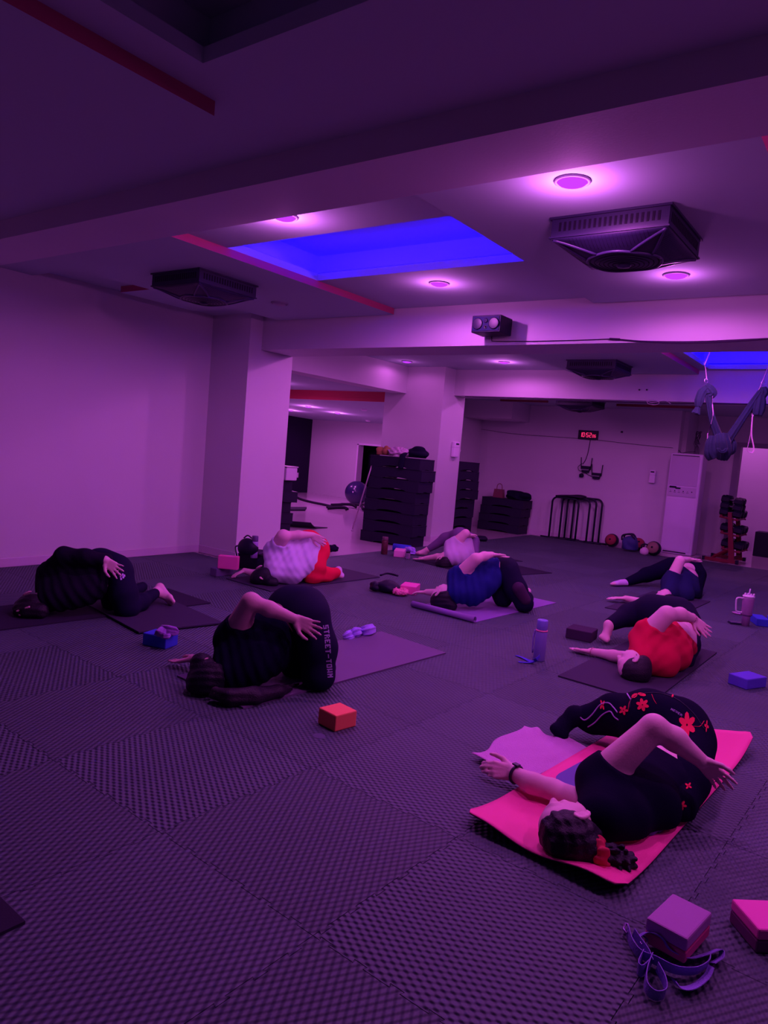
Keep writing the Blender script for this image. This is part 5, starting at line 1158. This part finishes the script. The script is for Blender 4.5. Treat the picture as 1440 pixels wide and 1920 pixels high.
# ---------------- person in black long sleeves by the left wall
B = Person(5.35, (150, 1160), 'person in black long sleeved top with a hair clip, bent forward nearest the left wall', .0075)
B.top = [B.c((92, 1078, .05), .095, (98, 1120, -.1), .105), B.c((125, 1072, .05), .13, (130, 1112, -.05), .125), B.c((160, 1072, .06), .135, (160, 1105, 0), .12), B.c((190, 1068, .10), .13, (185, 1090, .06), .12)]
B.chain(B.top, [((98, 1068, 0), .072), ((120, 1042, -.08), .058)]); B.chain(B.top, [((120, 1042, -.08), .057), ((160, 1044, -.08), .05), ((197, 1050, -.05), .042)], [B.cuff((120, 1042, -.08), (197, 1050, -.05), 1.0)])
B.cuts_top = [B.cutline((185, 1030), (218, 1105), (120, 1090), .1)] if False else []
B.chain(B.bot, [((188, 1062, .22), .145), ((215, 1072, .18), .14)])
B.chain(B.bot, [((222, 1080, .10), .115), ((232, 1115, .06), .098), ((238, 1140, .05), .080)])
kn, an = B.p((238, 1140, .05)), B.p((292, 1112, .45))
B.chain(B.bot, [(kn, .078), ((262, 1130, .22), .064), (an, .042)], [(an, nrm(an - kn))])
fr = np.array([-.25, .05, 0]); B.chain(B.bot, [(B.p((222, 1080, .10)) + fr, .11), (kn + fr, .078), (an + fr, .042)])
B.cuts_bot = []
wr = B.p((197, 1051, -.05)); hB = hand_prims(wr, B.p((222, 1070, -.06)) - wr, -FW + UP * .3, -UP * .8 - RT * .3, 1.0, .15, .22)
B.chain(B.skin, [(B.p((180, 1048, -.05)), .035), (wr, .027)])
heel, toe = B.p((297, 1098, .55)), B.p((326, 1134, .42)); toe[2] = max(toe[2], .03)
B.skin += foot_prims(an + (heel - an) * .15, heel, toe, -FW + RT, 1.0, .034)
hc = B.p((62, 1135, -.12)); hp, hs = head_prims(hc, -RT * .8 - UP * .5, FW, 1.05); B.skin += hp; B.chain(B.skin, [(hc, .05), (B.p((95, 1110, -.02)), .06)])
w2 = G(74, 1120, .05); B.chain(B.skin, [((90, 1110, .05), .05), (w2, .03)]); hB2 = hand_prims(w2, G(62, 1126, .05) - w2, UP, FW, .95, .2, .1)
hq, hcut = hair_for(hc, -RT * .8 - UP * .5, FW, 1.05); B.fine = ears(hc, -RT * .8 - UP * .5, FW, 1.05); B.hair = hq + [B.c((50, 1145, -.22), .06, (75, 1146, -.2), .06)]
B.build(SKIN, CBLK2, CNAVY, HAIRB, 'long_sleeve_top', folds=[(RT * 1 + UP * .5, 100, .0048), (RT, 60, .003)], hands=(hB, hB2), hair_cut=hcut, hairfold=[(UP + FW * .4, 170, .0022), (FW - UP * .3 + RT * .2, 130, .0025)], seed=5)
CLIP = mat('hair_clip_pearl', (.75, .42, .50), .4, .4)
B.part('hair_clip', [B.c((32, 1146, -.265), .009, (55, 1138, -.265), .009), B.c((37, 1153, -.265), .010, (50, 1152, -.265), .010), B.c((42, 1142, -.265), .008, (44, 1154, -.265), .008)], CLIP, .006, zm=.005)
bvB = B.bvh(B.boto); decal('logo_print', bvB, [[(x, y), (x + 3, y - 1), (x + 4, y + 3), (x + 1, y + 4)] for x, y in ((228, 1076), (224, 1079), (229, 1081), (225, 1084), (231, 1078))], mat('print_lilac', (.60, .40, .80), .8), B.boto)
# ---------------- person in white tee and red trousers
D = Person(7.2, (550, 1095), 'person in white t-shirt and red trousers bent over the dark mat near the column', .0085)
D.top = [D.c((513, 1035, .05), .105, (517, 1072, -.1), .110), D.c((540, 1035, .1), .155, (545, 1070, -.02), .150), D.c((570, 1028, .18), .150, (572, 1055, .1), .150), D.c((588, 1028, .25), .13, (585, 1045, .2), .13)]
D.sleeve((517, 1030, .02), (531, 1005, -.10), .092, .080, .62)
D.cuts_top = [D.cutline((575, 990), (608, 1050), (540, 1060), .2)] if False else []
D.chain(D.bot, [((578, 1022, .35), .165), ((592, 1030, .30), .150)])
D.chain(D.bot, [((594, 1038, .22), .125), ((590, 1062, .12), .105), ((586, 1080, .1), .085)])
kn, an = D.p((586, 1080, .1)), D.p((632, 1074, .42)); D.chain(D.bot, [(kn, .085), ((610, 1078, .25), .075), (an, .055)], [(an, nrm(an - kn))])
fr = np.array([-.24, .03, 0]); D.chain(D.bot, [(D.p((594, 1038, .22)) + fr, .12), (kn + fr, .085), (an + fr, .05)])
el, wr = D.p((531, 1005, -.08)), D.p((585, 1003, .05)); D.chain(D.skin, [((517, 1028, .02), .058), (el, .047), ((560, 1003, -.02), .044), (wr, .030)])
hD = hand_prims(wr, D.p((607, 1016, .05)) - wr, FW, -UP, 1.0, .2, .10, None, 1.15)
w2 = D.p((458, 1070, .05)); D.chain(D.skin, [((505, 1075, 0), .05), ((478, 1076, 0), .04), (w2, .028)]); hD2 = hand_prims(w2, D.p((440, 1078, .0)) - w2, -UP, FW, .95, .35, .05, None, 1.15)
hc = D.p((493, 1080, -.13)); hp, hs = head_prims(hc, -RT * .8 - UP * .5, FW, 1.05); D.skin += hp; D.chain(D.skin, [(hc, .05), (D.p((512, 1068, -.05)), .06)])
heel, toe = D.p((634, 1066, .52)), D.p((637, 1090, .40)); toe[2] = max(.03, toe[2]); D.skin += foot_prims(an, heel, toe, RT, 1.0)
hq, hcut = hair_for(hc, -RT * .8 - UP * .5, FW, 1.05); D.fine = ears(hc, -RT * .8 - UP * .5, FW, 1.05); D.hair = hq + [D.c((507, 1092, -.2), .06, (512, 1093, -.2), .055)]
D.build(SKIN, CWHT, CREDP, HAIRD, folds=[(RT * .9 + UP * .5, 105, .0035), (RT - UP * .7, 85, .0032), (UP, 60, .003)], bfolds=[(UP + RT * .3, 60, .003)], hands=(hD, hD2), hair_cut=hcut, hairfold=[(UP + FW * .4, 170, .0022), (FW - UP * .3 + RT * .2, 130, .0025)], seed=9)
D.part('sock', foot_prims(an, heel, toe, RT, 1.12, .044), SOCKW, .02)
D.part('hair_clip', [D.c((488, 1083, -.26), .012, (492, 1086, -.26), .010)], CLIP, .006)
# ---------------- person in blue top
E_ = Person(6.75, (900, 1150), 'person in deep blue t-shirt kneeling on the lavender mat with one arm behind the back', .008)
E_.top = [E_.c((858, 1082, .05), .095, (856, 1112, -.1), .10), E_.c((882, 1082, .08), .13, (885, 1112, -.05), .125), E_.c((905, 1075, .12), .13, (905, 1098, .02), .13), E_.c((922, 1068, .2), .12, (918, 1085, .1), .12)]
E_.sleeve((858, 1082, .03), (892, 1048, -.08), .082, .066, .36)
E_.chain(E_.bot, [((928, 1066, .3), .135), ((948, 1068, .25), .130)])
E_.chain(E_.bot, [((952, 1074, .15), .118), ((968, 1105, .08), .098), ((983, 1132, .05), .078)])
kn, an = E_.p((983, 1132, .05)), E_.p((984, 1112, .46)); E_.chain(E_.bot, [(kn, .076), ((986, 1122, .25), .062), (an, .040)], [(an, nrm(an - kn))])
fr = np.array([-.24, .03, 0]); E_.chain(E_.bot, [(E_.p((952, 1074, .15)) + fr, .11), (kn + fr, .078), (an + fr, .042)])
el, wr = E_.p((892, 1048, -.08)), E_.p((922, 1040, .05)); E_.chain(E_.skin, [((858, 1080, .03), .058), (el, .045), ((908, 1043, -.02), .043), (wr, .030)])
hE = hand_prims(wr, E_.p((946, 1045, .08)) - wr, UP, -FW, 1.0, .12, .06, None, 1.15)
w2 = E_.p((800, 1110, .1)); E_.chain(E_.skin, [((845, 1112, 0), .05), ((822, 1112, .02), .042), (w2, .028)]); hE2 = hand_prims(w2, E_.p((782, 1110, .15)) - w2, -UP, FW, .95, .3, .05, None, 1.15)
hc = E_.p((828, 1120, -.08)); hp, hs = head_prims(hc, -UP * .75 - RT * .6, FW * .7 - RT * .5 + UP * .45, 1.05); E_.skin += hp; E_.chain(E_.skin, [(hc, .05), (E_.p((850, 1103, 0)), .06)])
heel, toe = E_.p((990, 1106, .62)), E_.p((985, 1124, .5)); toe[2] = max(toe[2], .03); E_.skin += foot_prims(an, heel, toe, RT, .95)
hq, hcut = hair_for(hc, -UP * .75 - RT * .6, FW * .7 - RT * .5 + UP * .45, 1.05); E_.fine = ears(hc, -UP * .75 - RT * .6, FW * .7 - RT * .5 + UP * .45, 1.05); E_.hair = hq + [E_.c((840, 1132, -.15), .05, (847, 1137, -.15), .05)]
E_.build(SKIN, CBLUE, CNAVY, HAIRD, folds=[(RT + UP * .1, 95, .0045), (RT - UP * .4, 65, .0035), (UP, 50, .002)], hands=(hE, hE2), botn='leggings', hair_cut=hcut, hairfold=[(UP + FW * .4, 170, .0022), (FW - UP * .3 + RT * .2, 130, .0025)], seed=11)
E_.part('mesh_panel', [E_.c((972, 1103, -.02), .060, (985, 1125, -.01), .052)], mat('mesh_panel', (.06, .025, .07), .8, .1), zm=.02)
# ---------------- person in pale pink top (far)
Fp = Person(9.2, (850, 1062), 'person in pale pink t-shirt and grey leggings, farthest from the camera beside the pillar', .010)
Fp.top = [Fp.c((847, 1025, .1), .10, (845, 1045, -.05), .105), Fp.c((862, 1022, .2), .13, (862, 1045, .02), .13), Fp.c((870, 1018, .35), .12, (874, 1040, .15), .12)]
Fp.sleeve((848, 1024, .1), (873, 1000, .05), .085, .066, .48)
Fp.chain(Fp.bot, [((862, 1006, .55), .12), ((880, 1016, .5), .125)]); Fp.chain(Fp.bot, [((862, 1004, .6), .105), ((835, 1010, .7), .075), ((803, 1030, .75), .045)], [(Fp.p((803, 1030, .75)), nrm(Fp.p((803, 1030, .75)) - Fp.p((835, 1010, .7))))])
Fp.chain(Fp.bot, [((884, 1018, .45), .11), ((886, 1042, .2), .08), ((889, 1030, .6), .05)])
el, wr = Fp.p((873, 1000, .05)), Fp.p((879, 1003, .25)); Fp.chain(Fp.skin, [((848, 1020, .1), .055), (el, .044), (wr, .032)]); hF = hand_prims(wr, Fp.p((885, 1007, .35)) - wr, UP, -FW, 1.0, .2, .1, None, 1.15)
w2 = Fp.p((797, 1047, .2)); Fp.chain(Fp.skin, [((845, 1042, 0), .05), ((820, 1044, .1), .042), (w2, .03)]); hF2 = hand_prims(w2, Fp.p((778, 1049, .25)) - w2, UP, FW, 1.0, .15, .05, None, 1.15)
hc = Fp.p((832, 1052, -.05)); hp, hs = head_prims(hc, -UP * .75 - RT * .6, FW * .7 - RT * .5 + UP * .45, 1.05); Fp.skin += hp; Fp.chain(Fp.skin, [(hc, .05), (Fp.p((842, 1042, 0)), .06)])
an = Fp.p((803, 1030, .75)); heel, toe = Fp.p((800, 1036, .78)), Fp.p((779, 1039, .75)); toe[2] = max(toe[2], .03); heel[2] = max(heel[2], .035); Fp.skin += foot_prims(an, heel, toe, FW, 1.0)
hq, hcut = hair_for(hc, -UP * .75 - RT * .6, FW * .7 - RT * .5 + UP * .45, 1.05); Fp.fine = ears(hc, -UP * .75 - RT * .6, FW * .7 - RT * .5 + UP * .45, 1.05); Fp.hair = hq + []
Fp.build(SKIN, CPNK, CGRY, HAIRB, folds=[(RT + UP * .3, 70, .004)], hands=(hF, hF2), botn='leggings', hair_cut=hcut, hairfold=[(UP + FW * .4, 170, .0022), (FW - UP * .3 + RT * .2, 130, .0025)], seed=13)
# ---------------- person in navy top with white sock (far right)
H_ = Person(8.3, (1270, 1125), 'person in navy top with white sock, behind the person in the red shirt', .009)
H_.top = [H_.c((1258, 1092, .0), .10, (1255, 1112, -.12), .10), H_.c((1275, 1088, .1), .13, (1280, 1115, -.05), .13), H_.c((1288, 1080, .3), .125, (1292, 1105, .1), .12)]
H_.sleeve((1256, 1092, .0), (1275, 1051, .0), .085, .068, .45)
H_.cuts_top = [H_.cutline((1280, 1060), (1309, 1082), (1270, 1110), .2)]
H_.chain(H_.bot, [((1268, 1066, .6), .13), ((1296, 1068, .55), .14)]); an = H_.p((1172, 1093, .55)); H_.chain(H_.bot, [((1258, 1064, .65), .125), ((1212, 1078, .7), .085), (an, .048)], [(an, nrm(an - H_.p((1212, 1078, .7))))])
H_.chain(H_.bot, [((1306, 1078, .45), .115), ((1300, 1118, .1), .08), ((1306, 1105, .5), .05)])
el, wr = H_.p((1275, 1051, .0)), H_.p((1292, 1049, .2)); H_.chain(H_.skin, [((1258, 1090, .0), .055), (el, .044), (wr, .032)]); hH = hand_prims(wr, H_.p((1310, 1054, .25)) - wr, UP, -FW, 1.0, .15, .06, None, 1.15)
w2 = G(1173, 1122, .055); H_.chain(H_.skin, [((1245, 1118, -.05), .052), (G(1208, 1130, .06), .042), (w2, .032)]); hH2 = hand_prims(w2, G(1146, 1121, .045) - w2, -UP, FW, 1.1, .15, .12, None, 1.25)
hc = H_.p((1246, 1124, -.22)); hp, hs = head_prims(hc, -UP * .75 - RT * .6, FW * .7 - RT * .5 + UP * .45, 1.0); H_.skin += hp; H_.chain(H_.skin, [(hc, .05), (H_.p((1252, 1106, -.05)), .06)])
H_.chain(H_.skin, [((1278, 1078, .35), .11), ((1292, 1072, .5), .115)])
heel, toe = H_.p((1166, 1098, .55)), H_.p((1147, 1107, .42)); toe[2] = max(.03, toe[2]); heel[2] = max(.04, heel[2]); H_.skin += foot_prims(an, heel, toe, FW, 1.0)
hq, hcut = hair_for(hc, -UP * .75 - RT * .6, FW * .7 - RT * .5 + UP * .45, 1.0); H_.fine = ears(hc, -UP * .75 - RT * .6, FW * .7 - RT * .5 + UP * .45, 1.0); H_.hair = hq + []
H_.build(SKIN, CDNAV, CBLK, HAIRD, folds=[(RT + UP * .2, 70, .004)], hands=(hH, hH2), botn='leggings', hair_cut=hcut, hairfold=[(UP + FW * .4, 170, .0022), (FW - UP * .3 + RT * .2, 130, .0025)], seed=15)
H_.part('sock', foot_prims(an, heel, toe, FW, 1.1, .044), SOCKW, .02)
# ---------------- person in red shirt
I_ = Person(5.1, (1240, 1275), 'person in red t-shirt and navy leggings with one bare foot stretched to the side', .007)
I_.top = [I_.c((1212, 1195, .05), .105, (1205, 1238, -.1), .105), I_.c((1240, 1195, .15), .135, (1238, 1240, -.03), .135), I_.c((1262, 1190, .32), .135, (1262, 1225, .12), .135), I_.c((1276, 1182, .48), .12, (1276, 1208, .32), .12)]
I_.sleeve((1208, 1194, .05), (1250, 1152, -.02), .088, .074, .46)
I_.cuts_top = [I_.cutline((1255, 1150), (1300, 1200), (1230, 1230), .3)]
I_.chain(I_.bot, [((1228, 1150, .85), .155), ((1268, 1156, .80), .165)])
an = I_.p((1142, 1172, .80)); I_.chain(I_.bot, [((1218, 1146, .92), .135), ((1180, 1153, .95), .090), (an, .052)], [(an, nrm(an - I_.p((1180, 1153, .95))))])
I_.chain(I_.bot, [((1284, 1170, .68), .130), ((1285, 1208, .42), .10), ((1278, 1236, .28), .082)]); I_.chain(I_.bot, [((1278, 1236, .28), .078), ((1290, 1205, .80), .045)])
el, wr = I_.p((1250, 1152, -.02)), I_.p((1300, 1160, .12)); I_.chain(I_.skin, [((1210, 1192, .05), .062), (el, .050), ((1275, 1152, .05), .050), (wr, .032)]); hI = hand_prims(wr, I_.p((1318, 1177, .10)) - wr, -FW + UP * .3, -UP * .6 - RT * .4, .95, .15, .14)
w2 = I_.p((1108, 1222, .32)); I_.chain(I_.skin, [((1205, 1238, -.02), .055), ((1150, 1230, .18), .043), (w2, .029)]); hI2 = hand_prims(w2, I_.p((1070, 1217, .42)) - w2, UP, -FW, .95, .12, .04)
hc = I_.p((1188, 1250, -.18)); hp, hs = head_prims(hc, -UP * .6 - RT * .4 - FW * .5, FW * .7 - RT * .4 + UP * .6, 1.05); I_.skin += hp; I_.chain(I_.skin, [(hc, .05), (I_.p((1212, 1238, -.05)), .065)])
heel, toe = I_.p((1140, 1184, .82)), I_.p((1130, 1208, .72)); toe[2] = max(.03, toe[2]); I_.skin += foot_prims(an, heel, toe, RT, 1.0)
hq, hcut = hair_for(hc, -UP * .6 - RT * .4 - FW * .5, FW * .7 - RT * .4 + UP * .6, 1.05); I_.fine = ears(hc, -UP * .6 - RT * .4 - FW * .5, FW * .7 - RT * .4 + UP * .6, 1.05); I_.hair = hq + []
I_.build(SKIN, CRED, CNAVY, HAIRB, folds=[(RT + UP * .9, 70, .0045), (UP - RT * .5, 85, .0035), (RT, 50, .003)], hands=(hI, hI2), botn='leggings', hair_cut=hcut, hairfold=[(UP + FW * .4, 170, .0022), (FW - UP * .3 + RT * .2, 130, .0025)], seed=17)
def bangle(Pn, name, a, b, t_, r, w, m):
    A_, B_ = Pn.p(a), Pn.p(b); c = A_ + (B_ - A_) * t_; d = nrm(B_ - A_); u = nrm(np.cross(d, UP)); v = np.cross(d, u)
    return MB().tube([c + r * (math.cos(q) * u + math.sin(q) * v) for q in np.linspace(0, 2 * math.pi, 25)], w, 6).build(name, m, Pn.t, True)
bangle(I_, 'bracelet', (1275, 1152, .05), (1300, 1160, .12), .9, .036, .003, mat('bracelet_gold', (.6, .3, .4), .3, .5, .6))
bangle(I_, 'bracelet', (1150, 1230, .18), (1108, 1222, .32), .92, .034, .003, MATS['bracelet_gold'])
# ---------------- nearest person on the pink mat
J = Person(2.9, (1180, 1580), 'nearest person, in black top and flowered leggings, on the pink mat', .006)
J.zm = .03
J.top = [J.c((1130, 1468, .02), .088, (1128, 1530, -.16), .095), J.c((1165, 1462, .12), .120, (1160, 1530, -.08), .125), J.c((1205, 1450, .22), .135, (1215, 1510, .02), .130), J.c((1240, 1425, .36), .135, (1252, 1480, .18), .125)]
J.sleeve((1122, 1462, .02), (1226, 1364, -.02), .085, .060, .26)
J.cuts_top = [J.cutline((1150, 1352), (1320, 1452), (1180, 1520), .3)]
J.chain(J.bot, [((1220, 1352, .62), .150), ((1268, 1368, .56), .160)])
an = J.p((1078, 1342, .84)); J.chain(J.bot, [((1212, 1346, .68), .135), ((1150, 1340, .80), .098), ((1112, 1348, .84), .068), (an, .044)], [(an, nrm(an - J.p((1112, 1348, .84))))])
J.chain(J.bot, [((1290, 1392, .46), .125), ((1282, 1460, .22), .10), ((1262, 1512, .06), .080)]); J.chain(J.bot, [((1262, 1512, .06), .074), ((1300, 1440, .60), .045)])
J.cuts_bot = [J.cutline((1150, 1370), (1330, 1470), (1280, 1340), .45)] if False else []
el, wr = J.p((1226, 1364, -.02)), J.p((1314, 1426, -.02)); J.chain(J.skin, [((1122, 1462, .02), .062), (el, .047), ((1265, 1386, -.02), .047), (wr, .030)])
hJ = hand_prims(wr, J.p((1352, 1462, -.02)) - wr, -FW * .7 - RT * .7 + UP * .1, UP + RT * .4, .92, .18, .16)
w2 = G(964, 1450, .060); w3 = G(1000, 1470, .065); J.chain(J.skin, [((1100, 1512, .0), .060), ((1035, 1484, .12), .050), (w3, .044), (w2, .031)])
hJ2 = hand_prims(w2, G(905, 1440, .055) - w2, FW * .8 - UP * .5, UP, 1.0, .55, .0)
hc = J.p((1064, 1556, -.26)); sd_ = nrm(UP * .80 + RT * .34 - FW * .45); cr_ = -RT * .80 - UP * .10 - FW * .60; crown = nrm(cr_ - sd_ * (cr_ @ sd_)); face = np.cross(sd_, crown); face = face if face @ FW > 0 else -face
hp, hs = head_prims(hc, crown, face, 1.05); J.skin += hp; J.chain(J.skin, [(hc, .052), (J.p((1102, 1530, -.12)), .062)])
hq, hcut = hair_for(hc, crown, face, 1.05); J.fine = ears(hc, crown, face, 1.05); J.hair = hq + [J.c((1080, 1580, -.32), .075, (1112, 1600, -.34), .050)]
J.build(SKIN, CBLK, CBLK, HAIRD, 'top', 'leggings', folds=[(RT + UP * .3, 40, .0015)], hairfold=[(RT, 150, .0025), (UP, 170, .0025), (FW, 160, .0025), (RT + UP, 260, .0025), (RT - UP, 300, .002)], hands=(hJ, hJ2), hair_cut=hcut, seed=19)
J.part('hair_puff', [('e', J.p((1152, 1610, -.34)), np.array([RT, UP, FW]), (.060, .040, .05)), ('e', J.p((1170, 1615, -.35)), np.array([RT, UP, FW]), (.035, .028, .04)), ('e', J.p((1135, 1608, -.33)), np.array([RT, UP, FW]), (.045, .042, .045))], HAIRD, .02, folds=[(RT, 190, .006), (UP, 210, .006), (FW, 170, .006), (RT + UP, 330, .004)], vx=.004, zm=.02)
sc_ = []
for q in range(10):
    a = 2 * math.pi * q / 10; ctr = J.p((1122, 1602, -.345)); sc_.append(('e', ctr + UP * .042 * math.sin(a) + FW * .042 * math.cos(a) + RT * .006 * (-1) ** q, np.array([RT, UP, FW]), (.024, .019, .019)))
J.part('scrunchie', sc_, mat('scrunchie_red', (.55, .015, .07), .7, .3), .004, folds=[(UP, 240, .003), (FW, 200, .003)], vx=.004, zm=.02)
heel, toe = J.p((1062, 1352, .86)), J.p((1042, 1390, .78)); toe[2] = max(.035, toe[2]); fp = foot_prims(an, heel, toe, RT + FW * .3, 1.1, .044)
J.part('sock', fp + [J.c((1085, 1342, .84), .045, an, .046)], SOCKB, .025, zm=.012)
WB = mat('watch_band', (.03, .02, .06), .4, .4)
bangle(J, 'wristband', w3, w2, .88, .036, .007, WB)
A_, B_ = w3, w2; c_ = A_ + (B_ - A_) * .88 + UP * .040; 
MB().box((-.016, -.012, 0), (.016, .012, .008), .003, basis(nrm(B_ - A_), nrm(np.cross(UP, B_ - A_)), nrm(np.cross(B_ - A_, np.cross(UP, B_ - A_))), c_)).build('watch_face', WB, J.t)
bvJ = J.bvh(J.boto); FLW = mat('flower_red', (.80, .012, .07), .8); PIP = mat('piping_lilac', (.45, .28, .60), .7)
def flower(cx, cy, r, n=5, rot=0.0, sx=1.0, sy=1.0):
    polys = []
    for k in range(n):
        a = rot + 2 * math.pi * k / n; ux, uy = math.cos(a), math.sin(a); pet = []
        for q in np.linspace(0, 2 * math.pi, 9)[:-1]:
            x = .55 * r + .48 * r * math.cos(q); y = .27 * r * math.sin(q); pet.append((cx + sx * (x * ux - y * uy), cy + sy * (x * uy + y * ux)))
        polys.append(pet)
    decal('flower_print', bvJ, polys, FLW, J.boto)
for a in ((1205, 1322, 12, 6, .3), (1195, 1300, 15, 4, .5, 1.2, .7), (1208, 1279, 10, 4, .2, 1, .5), (1242, 1286, 11, 4, .6, 1.1, .6), (1288, 1360, 18, 6, .5, .9, 1.35), (1170, 1332, 9, 5, .1), (1130, 1322, 9, 4, .9, .6, 1.2), (1262, 1302, 7, 4, .3), (1324, 1362, 8, 4, .2, .5, 1.4), (1278, 1510, 9, 5, .2), (1290, 1474, 7, 4, .6)): flower(*a)
dline('piping', bvJ, [(1183, 1312), (1172, 1296), (1158, 1289), (1144, 1290)], .0035, PIP, J.boto)
dline('piping', bvJ, [(1072, 1342), (1084, 1342), (1096, 1350), (1110, 1340), (1125, 1322), (1140, 1318), (1150, 1326), (1158, 1336)], .0035, PIP, J.boto)
dline('piping', bvJ, [(1102, 1363), (1115, 1355), (1130, 1340), (1144, 1334), (1152, 1344), (1160, 1350)], .0035, PIP, J.boto)
dline('seam', bvJ, [(1180, 1330), (1184, 1312), (1200, 1302), (1235, 1300), (1270, 1312), (1300, 1338), (1322, 1370)], .0025, BLKM, J.boto)
dline('stem_print', bvJ, [(1300, 1362), (1312, 1362), (1320, 1352)], .0015, FLW, J.boto); dline('stem_print', bvJ, [(1178, 1332), (1180, 1318), (1186, 1308)], .0015, FLW, J.boto)
dline('stem_print', bvJ, [(1222, 1302), (1226, 1312), (1231, 1320)], .0012, FLW, J.boto)
lp = spline([(1258, 1330, 0), (1268, 1335, 0), (1280, 1343, 0)], 6); glyphs('NEVER', lp, 4, bvJ, J.boto)
dline('ankle_trim', bvJ, [(1082, 1332), (1078, 1342), (1084, 1354)], .005, PIP, J.boto)
